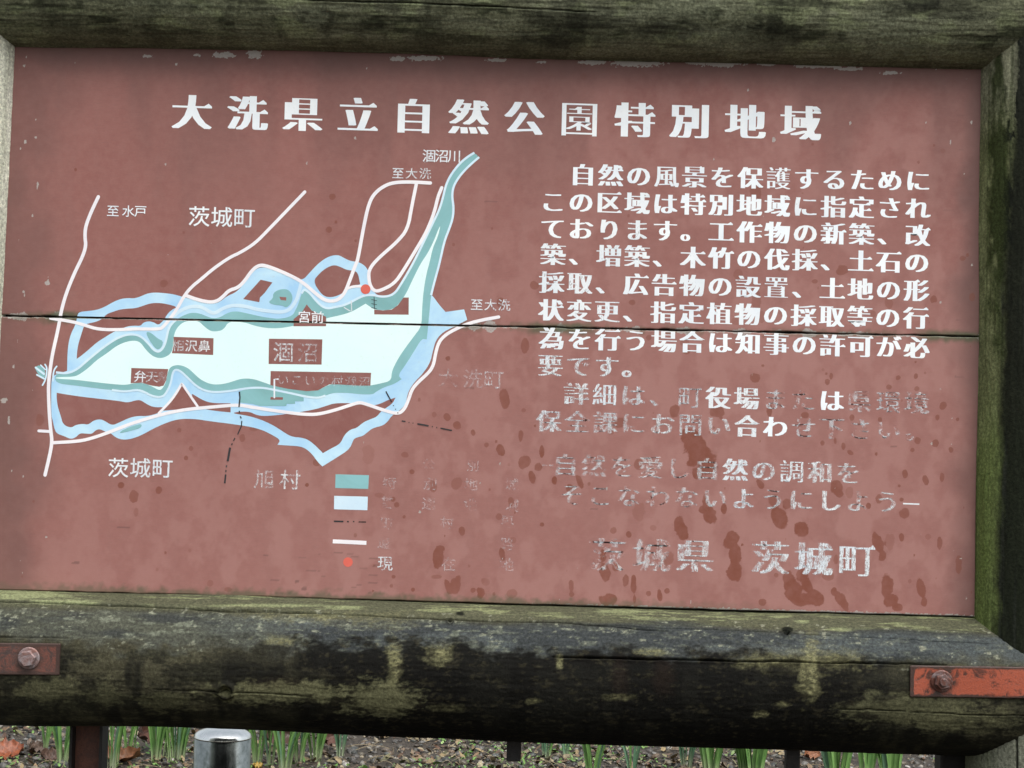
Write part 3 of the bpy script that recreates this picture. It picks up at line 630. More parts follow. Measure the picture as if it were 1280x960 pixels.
OUT_R = [(541,370),(549,381),(556.9,390),(557,390),(580,386.7),(580.2,386.7),(584,399.7),(584,399.9),(569.4,407.5),(553.8,415),(545,424.7),(541,438.8),(538,452.8),(528.8,466.9),(517.8,477.8),(510,490),(506.9,506),(497.5,515),
(489.7,519.5),(485,526.6),(478.8,532),(466,535),(460,539.8),(453.8,545),(442.8,547.7),(440.5,553),(436.6,561.7),(422.5,571),(403.2,583),(403,583),(397.5,578),(389.7,567),(380.3,559.4),(371,557.5),(360,557),(346.9,556),(346.8,556),(350.8,550),
(340.6,543.8),(328,537.5),(314,533.6),(293.8,530.5),(262.5,526.6),(246.9,524),(231,523.4),(220,524.7),(209.4,528),(193,535),(177.5,543.8),(163.4,549),(152.5,549.7),(144.7,546.9),(138.4,541.4),(132,539.8),(124.4,536),(118.9,538.3),
(115,542.5),(107,542),(100,541.4),(94.7,546.9),(88.4,549),(80.6,545.3),(71,542),(68,536),(65.8,525),(64,518.8),(64,476.6),(66,469),(83.8,463.8),(83.9,463.4),(84.2,449.4),(84.5,440),(85.8,427.5),(89.2,415.8),(93.9,407),(96.3,397.8)]
poly('zone_print', OUT_TOP + RIVER_L + RIVER_R + OUT_R, M_BLUE, 1, 2, .02)
HOLES = [
 [(107,405),(104.8,408),(101.7,418),(98.6,427.5),(96.6,437),(95.9,448.6),(96,448.6),(102.5,444),(112,436),(121,428),(132,421),(141.6,415),(149.4,412),(158.8,408),(168,407),(176,407.5),(179,403.3),(185.3,401.4),(192.3,402.8),(197.8,406.4),
  (202.5,402.5),(205.6,399),(208.8,393),(215,387),(222,383.8),(210.3,380.3),(199.4,378.6),(188.4,379),(179,382.2),(169.7,385.3),(158.8,385.8),(149.4,387),(141.6,389.7),(133.8,392.3),(127.5,399),(119.7,402.5)],
 [(391.3,351.6),(399,342),(408.4,334.4),(417.8,331),(425.6,333.6),(433.4,337.5),(442.8,338.3),(447.5,341.4),(449.8,353),(450.6,356),(441,356.6),(433.4,360),(429.5,365.6),(422.5,369.5),(414.7,371.6),(406.9,371),(400.6,366.4)],
 [(71,491),(71,491),(85,493.4),(102.5,496),(127.5,498.8),(149.4,501.3),(160,503.4),(169.7,500.3),(176,500),(183.8,505.5),(193,509.4),(205,508.6),(203,514),(196,517),(184,520.3),(172.8,519.8),(162,522),(149.4,528),(140,532),(130.6,525.8),
  (124.4,523.8),(116.6,525.8),(110.3,531),(104,529.7),(94.7,531),(89,535),(79,531),(76,520),(72,508),(70.8,497)],
 [(227.6,482),(227.8,482),(204,513),(204,513.5),(249,509.5),(249,509)],
 [(238,491),(245.3,495.3),(254.7,500.8),(265.6,504),(288.3,504),(288.3,504.2),(288.3,515.4),(288.3,515.5),(271.9,514),(253,511),(246,508)],
 [(300,514.4),(312.5,514.8),(320.3,518.8),(331,520.3),(356,518),(391,512.5),(406.9,507.8),(417.8,503.9),(438,503.9),(453.8,504.7),(466,507),(475.6,504.7),(485,500),(494.4,497),(494.4,497),(491,504),(483.4,509.4),(477,513.3),(471,521),
  (463,524),(453.8,528),(446,535),(438,536.7),(430.3,543.8),(425.6,554.7),(413,561),(403.8,566.4),(403.6,566.4),(400,562.5),(387.5,550.8),(378,547),(364,546),(353,539),(340.6,531),(325,524),(309.4,519.5),(289,516.5)],
]
for h in HOLES: poly('map_land', h, M_BROWN, 2, 2)
poly('map_land', [(325.8,349.7),(340.6,353),(336,359),(331,366),(325,372),(324.2,377.8),(303.9,373.9)], M_BROWN, 2, 0)
T_LOW = [(537,387.5),(535,409.4),(533.4,424.2),(533.3,424.2),(527,423.4),(517.8,438.8),(506.9,456),(497.5,469),(502,474),(501.8,474),(492.8,480),(480,484),(469.4,490),(466.3,493),(450.6,493),(435,491),(416.3,491),(406.9,494.5),
(397.5,497.7),(383.4,496),(365.6,492),(343.8,487.5),(328,484.4),(309.4,485),(287.5,489),(265.6,490.6),(251.6,486.7),(242,479.7),(232.8,470.3),(225,463.3),(218.8,461.7),(215.6,467),(214,478),(209.4,489),(203,496.9),(190,495.3),
(180.6,489.8),(171,487),(157,489.8),(140,487.5),(118,485),(94.7,482),(69,479)]
T_UP = [(69,466.9),(84,467),(96.3,461.9),(107,452.5),(118,443),(132,432),(146,422.8),(158.8,418),(169.7,418),(177.5,421.3),(185.3,429),(193,438.4),(199.4,440),(204.8,433.8),(208,424.4),(210.3,411.9),(215,404),(222,398.5),(231,393.4),
(240.6,390.6),(250,391.9),(259.4,395.8),(265.6,398),(275,397),(284.4,391),(293.8,388.8),(306,391),(318.8,394),(331,396.6),(350,399),(365.6,395),(369.4,387.5),(372.5,381.3),(377,367),(380.3,361),(388,367),(394.4,375),(402,382.8),
(410,386),(419.4,383.6),(428.8,382),(438,378),(447.5,372.7),(456.9,368.8),(467.8,368.8),(475.6,371)]
poly('special_zone_print', T_UP + RIVER_L + RIVER_R + T_LOW, M_TEAL, 3, 2, .03)
LAKE = [(69.7,471.5),(93,471),(101,467),(111.9,458.8),(121,450),(133.8,441.6),(146,432),(158.8,426.7),(169.7,425.6),(176,428.3),(182,436.9),(190,444.7),(197.8,447.8),(205.6,447),(213.4,442.3),(216.6,433.8),(216.6,422.8),(219.7,411.9),
(227.5,403.3),(237.5,400.5),(248.4,401.3),(254.7,407.5),(262.5,413.8),(270.3,414.5),(279.7,412.2),(286,401.3),(306,402.8),(318.8,407.5),(334.4,410.3),(350,410.3),(367,407.5),(395,402),(408.4,397.7),(428.8,393.3),(441.3,389),
(456.9,379.6),(457,379.6),(467.8,387),(478.8,388),(489.7,387),(497.5,381.3),(506.9,368.8),(516.3,348.4),(525.6,329.7),(535,316),(542.8,300),(546.7,289.4),(549.8,283),(550.4,283),(547.5,295.6),(541,309.7),(536.6,330),
(533.4,340.6),(529.5,362.5),(527.5,387.5),(527,407.8),(517.8,420),(506.9,434.4),(497.5,448.4),(489.7,463.8),(489,476),(475.6,479.4),(463,482),(447.5,482),(422.5,480.5),(411.6,480.5),(397.5,488.3),(383.4,489),(360,486),(340.6,482),
(328,477.3),(315.6,473.4),(303,473),(293.8,475.8),(284.4,478.9),(271.9,481),(261,479.7),(250,474),(242,466.4),(234.4,459.4),(223.4,455.8),(214,457.8),(210,464),(207.8,476.6),(203.9,485),(199.4,488.3),(188.4,482),(177.5,478.4),
(168,478.9),(158.8,481),(149.4,481),(121,478),(94.7,474.7),(69.7,473.4)]
poly('lake_print', LAKE, M_LAKE, 4, 2, 0)
LAB = [[(164.2,460),(210.3,461.3),(208,475),(204.5,482),(199,483.5),(188.4,481.7),(177.5,478.4),(163.4,479)],
 [(214.8,441.5),(217,433),(217,421),(267,422.8),(266.5,443.8)],
 [(336.2,423.4),(403,424.2),(402,455.8),(335.8,455)],
 [(338.3,463.8),(463.9,466),(463,482),(447.5,482),(422.5,480.5),(411.6,480.5),(404,484.5),(397.5,488),(383.4,489),(360,486),(338,481.4)],
 [(504.5,371.9),(511,371.9),(510.8,393.4),(467.8,393),(467.8,387),(478.8,388),(489.7,387),(497.5,381.3)],
 [(367,407.8),(407.7,407.8),(407.7,396),(389.7,388.3),(383.4,380.5),(377.2,390.6),(367,399)]]
for q in LAB: poly('map_label_ground', q, M_BROWN, 5, 0)
poly('special_zone_print', [(335.2,377.8),(341.4,373),(341.4,366),(350,361.4),(359.4,361.4),(364.8,366.9),(366,374.7),(362.5,381),(357.8,384.8),(353,381.7),(342,381)], M_TEAL, 5, 2, .05)
poly('map_land', [(349.2,371),(358,371.6),(357.8,375.8),(351,375)], M_BROWN, 6, 0)
poly('special_zone_print', [(147.8,542),(155.6,536),(174.4,529.7),(177.5,531),(176,535),(162,539)], M_TEAL, 5, 1, .05)
poly('special_zone_print', [(300,489),(309.4,486),(328,486),(343.8,488),(365.6,493),(379.7,497),(379.7,501.6),(368.8,501.6),(368.8,504.7),(358.6,504.7),(357.8,507.5),(325,507.5),(315.6,504.7),(300,503)], M_TEAL, 5, 0, .04)
poly('special_zone_print', [(183,414.5),(189,416),(197,423),(204,426.5),(203,432),(200,436),(196,437),(190,430),(184,420)], M_TEAL, 5, 1, .04)
poly('map_land', [(338.3,496.3),(353.9,496.6),(353.5,499.8),(338,499.6)], M_BROWN, 6, 0)
poly('special_zone_print', [(43.5,459),(50,456),(57,463),(56,474),(50,470),(46,465)], M_TEAL, 3, 1, .05)
for a, b, w in (((44.7,459.5),(55,467.5),2.6), ((51,456.4),(56.8,462),1.6), ((46.3,468.5),(55,473.3),2.2)):
    stroke('river_mark', [a, b], w, M_RIM, 6)
# pale edging of the protected zone
stroke('zone_outline', [(70,465.5)] + T_UP[1:18] + [(222,399)], 2.8, M_RIM, 6, 2, .04, False)
stroke('zone_outline', T_LOW[15:24][::-1][:0] + T_LOW[17:40], 2.6, M_RIM, 6, 2, .04, False)
stroke('zone_outline', T_UP[33:] + RIVER_L, 2.8, M_RIM, 6, 2, .02, False)
stroke('zone_outline', RIVER_R, 2.8, M_RIM, 6, 2, .0, False)
stroke('zone_outline', [(376.6,353.6),(373.4,366.9),(370.3,376),(362.5,387),(353,390.3),(340.6,389.5),(321.9,387),(306,382.5),(290.6,381.4),(278,385.6),(268.8,391.9),(262.5,390.3),(254.7,384.8),(245.3,382.5),(234.4,384),(223.4,389.5),(216,396)], 4.4, M_RIM, 6, 2, .05)
RW = 4.3
ROADS = [
 ([(123,246),(114.2,264.5),(107,283),(106.2,296.4),(107.6,307),(103.6,320.3),(93,341.6),(82.3,368),(76.5,389.4),(75,399.4),(71.3,418),(65.8,441.6),(62.7,461.9),(60.8,478),(60.8,496.9),(61.9,518.8),(63.4,537.5),(65.3,551.6),(62.7,567),(56.4,593.8)], 4.3),
 ([(48.6,538.6),(63.4,539.4)], 3.6),
 ([(63.4,397.8),(93,402.5),(107,406.9),(123.6,411.9),(149.4,412.2),(169.7,411),(199.4,411.6),(204,408.8),(211.9,399.4),(222,385.3),(229.8,370.5),(239,359),(251.6,348.9),(267,335.6),(287.5,321.6),(300,316),(318.7,304.4),(336.3,286.5),(381,240)], 4.0),
 ([(232,369.2),(246.9,374.7),(262.5,378),(271.9,376.3),(279.7,370),(286,363),(296.9,359.8),(304.7,352.8),(315.6,337.2),(323.4,331.7),(331.3,331.7),(348.4,338),(364,345),(378,352.5),(391.3,364),(403.8,374.2),(413,376.9),(422.5,375),(428.8,368.8),
   (432.7,362.5),(438,348.4),(444.4,331.3),(447.4,324.5),(454,286.5),(461,254),(469,240.5),(482.6,231),(496,227.7),(515,227.5),(538,228.8)], 4.3),
 ([(433.4,361),(442.8,357.8),(451,358)], 3.2),
 ([(520.5,229.6),(515,256.7),(509.7,286.5),(496,302.8),(477.2,319),(466.3,329.9),(461.5,338),(460.8,345),(462.3,356.3),(467.8,364),(475.6,363.3),(492.8,354.7),(503.8,339),(525.6,303),(534,288),(542.8,266),(547.5,245.6),(552.2,234.7)], 4.2),
 ([(623.3,396.3),(603.8,399.7),(585,404.4),(569.4,411.4),(556.9,418.4),(548.3,427.8),(544.4,441.9),(542,456),(536.6,465.3),(522.5,477.8),(514.7,487),(510.8,499.7),(505.3,512),(497.5,517.7),(478.8,512.5),(456.9,504.7),(449,502.8),(438,506.3),
   (419.4,512.5),(397.5,518),(380.3,518),(360,515.6),(337.5,512.5),(312.5,508.6),(300,506.3),(287.5,506.7),(262.5,509),(239,511),(215.6,514.8),(200,518.8),(180.6,524.2),(158.8,531.3),(140,539),(118,546.9),(99.4,551.6),(66.6,553.4)], 4.1),
 ([(198.6,516.4),(208.8,506.3),(218,495.3),(226.5,481),(227.3,479),(236,492),(246.9,507.8)], 3.0)]
for r_, w in ROADS: stroke('road_print', r_, w, M_ROAD, 7)
stroke('bridge_mark', [(56.4,455.6),(58.8,459.5),(58.4,468),(56.4,476),(53.3,481.4)], 2.0, M_RIM, 8)
stroke('bridge_mark', [(71,458),(67.8,462),(66.6,468),(66.3,476)], 2.0, M_RIM, 8)
stroke('jetty_mark', [(439,376),(439.7,389),(437,388.5),(430.3,384.4)], 1.2, M_WHITE, 8, 0, .3)
stroke('jetty_mark', [(347.5,474),(343,474),(343,497)], 2.0, M_WHITE, 8, 0, .15)
stroke('sluice_mark', [(467.6,371),(468,386)], 0.9, M_BLACK, 8, 0, .1)
for yy in (375.5, 380.5, 385.5): stroke('sluice_mark', [(464.5, yy - 1), (471, yy + .5)], 0.7, M_BLACK, 9, 0, .2)
BND = [([(299.3,489.5),(300,497),(298.8,509)],1.9),([(299.2,513.5),(299.6,516.6)],1.5),([(300.3,520.3),(301.7,523)],1.5),([(302.3,526),(301.8,532.5),(297.2,543)],1.4),([(293.8,547.5),(292,551)],1.5),([(290.4,554),(289.6,556.5)],1.4),
 ([(287.8,559.4),(284.6,576.6)],2.6),([(283.4,581.5),(283.1,584)],1.6),([(282.6,587.5),(282.4,590)],1.5),([(282.2,593),(281,604)],2.0),
 ([(482.4,489.2),(489.5,502.5)],1.6),([(491.6,506.5),(492.2,507.6)],1.2),([(494.2,511),(494.8,512)],1.2),([(497,515.5),(497.6,516.6)],1.2),
 ([(502.3,526.1),(506.9,526.9)],1.6),([(510.8,527.9),(511.8,528.2)],1.5),([(515.8,528.8),(516.8,529)],1.4),([(521.7,529.7),(535.8,532.3)],1.9),([(540,533.1),(541,533.4)],1.5),([(545.5,534.3),(546.5,534.5)],1.5),([(550.6,535.2),(565,538)],1.6)]
for p, w in BND: stroke('boundary_mark', p, w, M_BLACK, 9, 0, .08, False)
def disc(x, y, r): return [(x + r * math.cos(t), y + r * math.sin(t)) for t in np.linspace(0, 2 * math.pi, 25)[:-1]]
poly('location_dot', disc(457, 361.5, 6.1), M_RED, 9, 0, .02)
# legend
poly('legend_swatch', [(419.5,592.8),(461.2,594),(460.3,611.2),(419,610)], M_TEAL, 1, 0, .04)
poly('legend_swatch', [(417.8,619.8),(459.8,620.8),(459.2,637.8),(417.5,636.6)], M_RIM, 1, 0, .03)
for p, w, k in (([(417.3,651.6),(429.2,651.9)],2.0,.05),([(433.8,652),(436,652)],1.7,.15),([(441.2,652),(443,652)],1.6,.15),([(448.3,652.3),(457.5,652.6)],1.7,.4)):
    stroke('boundary_mark', p, w, M_BLACK, 1, 0, k, False)
stroke('road_print', [(416,676.6),(458,678.6)], 5.0, M_ROAD, 1, 0, .03, False)
poly('location_dot', disc(435, 702.6, 6.0), M_RED, 1, 0, .05)

# --- lettering ------------------------------------------------------
GC = {}
def glyph(ch, style):
    key = (ch, style)
    if key in GC: return GC[key]
    cu = bpy.data.curves.new('glyph', 'FONT'); cu.body = ch; cu.size = 1; cu.resolution_u = 3
    ob = bpy.data.objects.new('glyph', cu); COL.objects.link(ob)
    if style == 'bold': cu.offset = -0.012
    else: cu.offset = 0.006
    bpy.context.view_layer.update()
    dg = bpy.context.evaluated_depsgraph_get(); oe = ob.evaluated_get(dg); m = oe.to_mesh()
    V = np.array([(v.co.x - .5, v.co.y - .38) for v in m.vertices]) if len(m.vertices) else np.zeros((0, 2))
    F = [list(p.vertices) for p in m.polygons]
    oe.to_mesh_clear(); bpy.data.objects.remove(ob); bpy.data.curves.remove(cu)
    if style == 'bold' and len(V):
        cnt = {}
        for f in F:
            for i in range(len(f)):
                e = (f[i], f[(i + 1) % len(f)]); k = (min(e), max(e)); cnt[k] = cnt.get(k, 0) + 1
        nb = {}
        for (a, b), c in cnt.items():
            if c == 1: nb.setdefault(a, []).append(b); nb.setdefault(b, []).append(a)
        # ink coverage decides how far the uprights are thickened
        area = sum(abs(np.cross(V[f[1]] - V[f[0]], V[f[2]] - V[f[0]])) / 2 for f in F if len(f) == 3)
        kana = ord(ch) < 0x3100
        d = float(np.interp(area, [0.16, 0.30, 0.42], [0.068, 0.055, 0.040])) * (0.88 if kana else 1.0)
        d = {'町': .034, '問': .036, '園': .032, '細': .032, '風': .040, '調': .030, '護': .032, '環': .030, '置': .038}.get(ch, d)
        serifs = []
        if not kana or ch in 'ーー―':
            for (a, b), c in cnt.items():
                if c != 1: continue
                pa, pb = V[a], V[b]
                if pa[1] < pb[1]: a, b = b, a; pa, pb = pb, pa       # a on top
                if abs(pa[0] - pb[0]) > 0.012 or not (0.045 < pa[1] - pb[1] < 0.095): continue
                na = [q for q in nb[a] if q != b]; nbb = [q for q in nb[b] if q != a]
                if not na or not nbb: continue
                qa, qb = V[na[0]], V[nbb[0]]
                if pa[0] - qa[0] > 0.16 and abs(pa[1] - qa[1]) < 0.012 and pb[0] - qb[0] > 0.05:
                    serifs.append([(pa[0] - .135, pa[1] - .004), (pa[0] + d, pa[1] - .004), (pa[0] - .045 + d * .4, pa[1] + .072)])
        VV, FF, lay = [], [], 0
        for k, sft in enumerate(np.linspace(-d, d, 7)):
            o = len(VV); VV += [(x + sft, y) for x, y in V]; FF += [[i + o for i in f] for f in F]
        for s in serifs:
            o = len(VV); VV += s; FF.append([o, o + 1, o + 2])
        n1 = len(V)
        layer = [k for k in range(7) for _ in range(n1)] + [8] * (3 * len(serifs))
        V, F = np.array(VV), FF
        GC[key] = (V, F, layer)
    else:
        GC[key] = (V, F, [0] * len(V))
    return GC[key]
MPP = (on_y(900, 300)[0] - on_y(800, 300)[0]) / 100.0
def line(name, text, p0, p1, size, style='bold', wear=.05, mat=None, sx=1.05, layer=1, par=None, **props):
    """characters spread evenly from the centre p0 of the first to the centre p1 of the last"""
    n = len(text); W = wear if isinstance(wear, (list, tuple)) else [wear] * n
    out = []
    for i, ch in enumerate(text):
        if ch in ' 　': continue
        VV, FF = [], []
        t = i / max(1, n - 1); px, py = p0[0] + (p1[0] - p0[0]) * t, p0[1] + (p1[1] - p0[1]) * t
        c = on_y(px, py); V, F, lay = glyph(ch, style)
        s = size * MPP
        tilt = 0.010
        for (x, y), k in zip(V, lay):
            VV.append((c[0] + x * s * sx, -0.00015 - 0.00006 * layer - 0.000012 * k, c[2] + y * s - x * s * tilt))
        VV = np.array(VV)
        pr = par or (UP if c[2] > seam_z(c[0]) else LO)
        me = mesh_np(name, VV, F, mat or M_WHITE, attrs=dict(wear=[min(1, W[i])] * len(VV)))
        out.append(link(name, me, pr, **props))
    return out
line('heading_character', '大洗県立自然公園特別地域', (240, 140), (1001, 153.5), 48, wear=[.0,.02,.0,.05,.04,.04,.06,.05,.02,.0,.02,.05])
B = 30.0
line('text_character', '自然の風景を保護するために', (728.5, 218.5), (1147.5, 226), B, wear=[.03,.08,.1,.15,.12,.1,.03,.03,.0,.06,.0,.0,.0])
line('text_character', 'この区域は特別地域に指定され', (691.3, 252), (1147, 260.5), B, wear=[.1,.05,.15,.15,.08,.02,.02,.05,.0,.2,.12,.0,.0,.05])
line('text_character', 'ております。工作物の新築、改', (691, 285.5), (1147, 294), B, wear=[.08,.08,.2,.3,.06,.02,.06,.0,.0,.12,.03,.05,.0,.03])
line('text_character', '築、増築、木竹の伐採、土石の', (691.3, 318), (1146, 328), B, wear=[.22,.12,.25,.18,.1,.15,.08,.06,.05,.15,.05,.04,.0,.03])
line('text_character', '採取、広告物の設置、土地の形', (689.7, 353), (1145.7, 363), B, wear=[.26,.28,.22,.15,.16,.2,.1,.15,.12,.05,.04,.1,.04,.05])
line('text_character', '状変更、指定植物の採取等の行', (688.7, 387.5), (1144.9, 397.5), B, wear=[.16,.22,.26,.15,.12,.16,.1,.12,.06,.05,.02,.08,.03,.06])
line('text_character', '為を行う場合は知事の許可が必', (689.5, 423), (1145.7, 434.5), B, wear=[.2,.1,.14,.1,.15,.1,.0,.0,.05,.08,.05,.04,.0,.08])
line('text_character', '要です。', (688, 456.5), (793, 459), B, wear=[.46,.52,.48,.40])
line('text_character', '詳細は、町役場または県環境', (720.5, 492.3), (1146, 503.5), B, wear=[.50,.42,.58,.66,.62,.28,.34,.70,.97,.0,.80,.72,.68])
line('text_character', '保全課にお問い合わせ下さい。', (686, 526.3), (1146, 538), B, wear=[.54,.64,.62,.68,.54,.60,.60,.34,.0,.86,.94,.88,.80,.95])
line('text_character', '自然を愛し自然の調和を', (707, 581), (1060.6, 591.3), B, wear=[.66,.72,.80,.68,.76,.66,.40,.54,.44,.52,.62])
line('text_character', '―', (685, 580), (685, 580), 22, 'plain', wear=[.7])
line('text_character', 'そこなわないようにしよう', (714.5, 618.4), (1109, 627), B, wear=[.90,.86,.84,.78,.72,.68,.52,.78,.58,.48,.70,.64])
line('text_character', '―', (1139, 628.5), (1139, 628.5), 19, 'plain', wear=[.2])
line('town_name_character', '茨城県', (759.6, 693.5), (868.5, 694.5), 45, wear=[.84,.74,.58])
line('town_name_character', '茨城町', (963, 697), (1070.7, 700), 45, wear=[.54,.48,.42])
def lab(text, a, b, s, w, **k): return line('map_label_character', text, a, b, s, 'plain', wear=w, layer=10, **k)
lab('至', (141.3, 263.6), (141.3, 263.6), 15.5, .18); lab('水戸', (160.5, 264), (175.8, 264), 15.5, .15)
lab('茨城町', (249, 270.5), (305.4, 272), 27, [.12, .15, .25]); lab('茨城町', (148, 584.6), (203, 585), 26, [.22, .3, .28])
lab('涸沼川', (536.5, 194.8), (568, 195.2), 17, .2); lab('至大洗', (497.5, 216.5), (531.4, 217), 15, [.28, .35, .42])
lab('至大洗', (596, 380.8), (630.3, 381.3), 15.5, [.30, .36, .42]); lab('大', (560.4, 472.5), (560.4, 472.5), 25, .72); lab('洗町', (591.4, 473.5), (617, 474), 25, [.68, .60])
lab('旭村', (330.6, 598.5), (362.5, 599.5), 26, [.58, .46]); lab('宮前', (380.4, 396), (397, 396.6), 16, .12, par=UP)
lab('涸沼', (354.5, 440), (385, 440.5), 26, [.44, .56]); lab('相沢鼻', (222.6, 432), (255.5, 432.5), 15.5, [.5, .3, .28]); lab('弁天', (175.3, 470.6), (190, 470.8), 15.5, [.22, .5]); lab('鼻', (203, 471), (203, 471), 14, .62)
lab('いこいの村涸沼', (354, 474.5), (455.5, 477.5), 14.5, [.56, .52, .6, .92, .56, .62, .64])
lab('現', (481.5, 704), (481.5, 704), 19, .42); lab('在', (561, 705), (561, 705), 18, .66); lab('地', (633.5, 705.5), (633.5, 705.5), 18, .70)
lab('特別地域', (487, 603.5), (640, 606), 17, [.66, .74, .80, .84]); lab('普通地域', (484, 628), (640, 632), 17, [.90, .86, .90, .84]); lab('町村界', (484, 654), (634, 652), 17, [.94, .74, .72]); lab('道路', (480, 678), (634, 680), 17, [.84, .90])
lab('公別', (536, 580), (591.5, 582), 15, [.84, .66])

# ------------------------------------------------------------------ straps and bolts
FY = AY - RB                                                    # foremost line of the logs
def prism(n, r, y0, y1, cx, cz, rot=0.0, taper=1.0, rings=None):
    rings = rings or [(y0, 1.0), (y1, taper)]
    V, F = [], []
    for (yy, k) in rings:
        for i in range(n):
            a = rot + 2 * math.pi * i / n; V.append((cx + r * k * math.cos(a), yy, cz + r * k * math.sin(a)))
    for q in range(len(rings) - 1):
        for i in range(n):
            F.append([q * n + i, q * n + (i + 1) % n, (q + 1) * n + (i + 1) % n, (q + 1) * n + i])
    F.append(list(range(n))[::-1]); F.append([(len(rings) - 1) * n + i for i in range(n)])
    return V, F
def plain_mesh(name, V, F, mat, parent, smooth=False, **props):
    bm = bmesh.new(); vs = [bm.verts.new(v) for v in V]
    for f in F: bm.faces.new([vs[i] for i in f])
    bmesh.ops.recalc_face_normals(bm, faces=bm.faces[:])
    me = bpy.data.meshes.new(name); bm.to_mesh(me); bm.free(); me.materials.append(mat)
    if smooth: me.polygons.foreach_set('use_smooth', [True] * len(me.polygons))
    return link(name, me, parent, **props)
def strap(px0, px1, py0, py1, tilt_px, mat, bolt, bmat, label):
    """flat steel strap with softened, slightly uneven edges"""
    yb, yf = FY + 0.004, FY - 0.0035
    n = 110; V, F, E = [], [], []
    prof = [(-1, yb), (-1, yf + .0015), (-.95, yf), (-.72, yf), (-.4, yf), (0, yf), (.4, yf), (.72, yf), (.95, yf), (1, yf + .0015), (1, yb)]
    m = len(prof)
    for i in range(n + 1):
        t = i / n; px = px0 + (px1 - px0) * t; py_m = (py0 + py1) / 2 + tilt_px * t
        c = on_y(px, py_m, yf); hh = (py1 - py0) / 2 * MPP * 0.97 * (1 + .012 * (random.random() - .5))
        if i in (0, n): hh *= 0.97
        for (k, yy) in prof:
            V.append((c[0], yy + .0007 * math.sin(t * 9 + k), c[2] + hh * k))
            e = .75 if abs(k) > .9 else (.25 if abs(k) > .7 else 0.0)
            if min(px - px0, px1 - px) < 5: e = max(e, .7)
            e = max(e, 1.0 - math.hypot(px - bolt[0], k * 19) / 30)
            E.append(e)
    for i in range(n):
        for j in range(m):
            a = i * m + j; b = i * m + (j + 1) % m; F.append([a, b, b + m, a + m])
    F.append(list(range(m))); F.append([n * m + j for j in range(m)][::-1])
    me = mesh_np('strap', V, F, mat)
    me.attributes.new('rustedge', 'FLOAT', 'POINT').data.foreach_set('value', np.array(E, np.float32))
    s = link('strap', me, SIGN, label=label)
    c = on_y(bolt[0], bolt[1], yf - .006)
    V, F = prism(24, 0.0195, yf - .0002, yf - .003, c[0], c[2], 0, 1, [(yf + .001, 1), (yf - .0022, 1), (yf - .0032, .92)])
    plain_mesh('washer', V, F, bmat, s)
    V, F = prism(6, bolt[2], 0, 0, c[0], c[2], bolt[3], 1, [(yf - .002, 1), (yf - .0125, 1), (yf - .0145, .86)])
    plain_mesh('bolt_head', V, F, bmat, s)
    if bolt[4]:
        V, F = prism(14, 0.0075, 0, 0, c[0], c[2], 0, 1, [(yf - .013, 1), (yf - .019, 1), (yf - .0205, .8)]); plain_mesh('bolt_end', V, F, bmat, s)
strap(-78, 74.5, 803.5, 842.5, 1.5, M_STRAP2, (35, 823, 0.0155, 0.2, False), M_BOLT, 'dull rusted strap at the left')
strap(1138, 1350, 832.5, 871, 2.8, M_STRAP, (1178, 852, 0.0150, 0.3, True), M_BOLT_R, 'bright red oxide strap at the right')

# ------------------------------------------------------------------ steel legs and bars under the rail
def bar(name, pxa, pxb, y, depth, mat, bottom=None, flanges=False, label=None):
    a, b = on_y(pxa, 930, y), on_y(pxb, 930, y); zt = zb1 - 0.12
    zb = bottom if bottom is not None else -0.03
    kw = dict(label=label) if label else {}
    if not flanges: return box(name, (a[0], y, zb), (b[0], y + depth, zt), mat, SIGN, .0012, **kw)
    o = box(name, (a[0] + .006, y + .022, zb), (b[0] - .006, y + .030, zt), mat, SIGN, .001, **kw)
    box('flange', (a[0], y, zb), (a[0] + .0055, y + .05, zt), M_DARKSTEEL, o, .001); box('flange', (b[0] - .0055, y, zb), (b[0], y + .05, zt), M_DARKSTEEL, o, .001)
    return o
bar('steel_leg', 86.5, 127.5, 0.06, .05, M_LEG, flanges=True, label='rust brown steel channel leg at the left')
bar('steel_leg', 1176, 1216, 0.06, .05, M_DARKSTEEL, flanges=True, label='dark steel channel leg beside the right post')
zz = on_y(640, 952, 0.05)[2]
bar('rear_bar', 633.5, 651.5, 0.05, .03, M_DARKSTEEL, bottom=zz, label='short black bar ending below the middle of the rail')
bar('rear_bar', 983.5, 1000.5, 0.05, .03, M_DARKSTEEL, bottom=zz - .10, label='longer black bar right of the middle')

# ------------------------------------------------------------------ stainless bollard
def steel_material(name='wet_stainless_steel', ca=(.34, .37, .355), cb=(.16, .185, .165)):
    m, n, l, b = nmat(name)
    co = objco(n, l); k = noise(n, l, 60, 5, .7, co); k2 = noise(n, l, 14, 4, .6, objco(n, l, (3, 3, .4)))
    l.new(mixc(n, l, ramp(n, l, k, [(.4, 0.), (.7, 1.)]), ca, cb), b.inputs['Base Color'])
    b.inputs['Metallic'].default_value = 1; l.new(ramp(n, l, k2, [(.3, .10), (.7, .30)]), b.inputs['Roughness'])
    bump(n, l, k, .15, .001, b); return m
M_SS = steel_material(); M_CAP = steel_material('skylit_stainless_cap', (.96, .98, .96), (.80, .84, .81))  # cap colour raised for the sky's highlight, tube's lowered for dark reflections
YB = 0.60
cL, cR = on_y(242.5, 925, YB), on_y(314.5, 925, YB); bcx = (cL[0] + cR[0]) / 2; br = (cR[0] - cL[0]) / 2
ztop = on_y(278, 909.0, YB)[2]; zrim = on_y(278, 927.0, YB - br)[2]
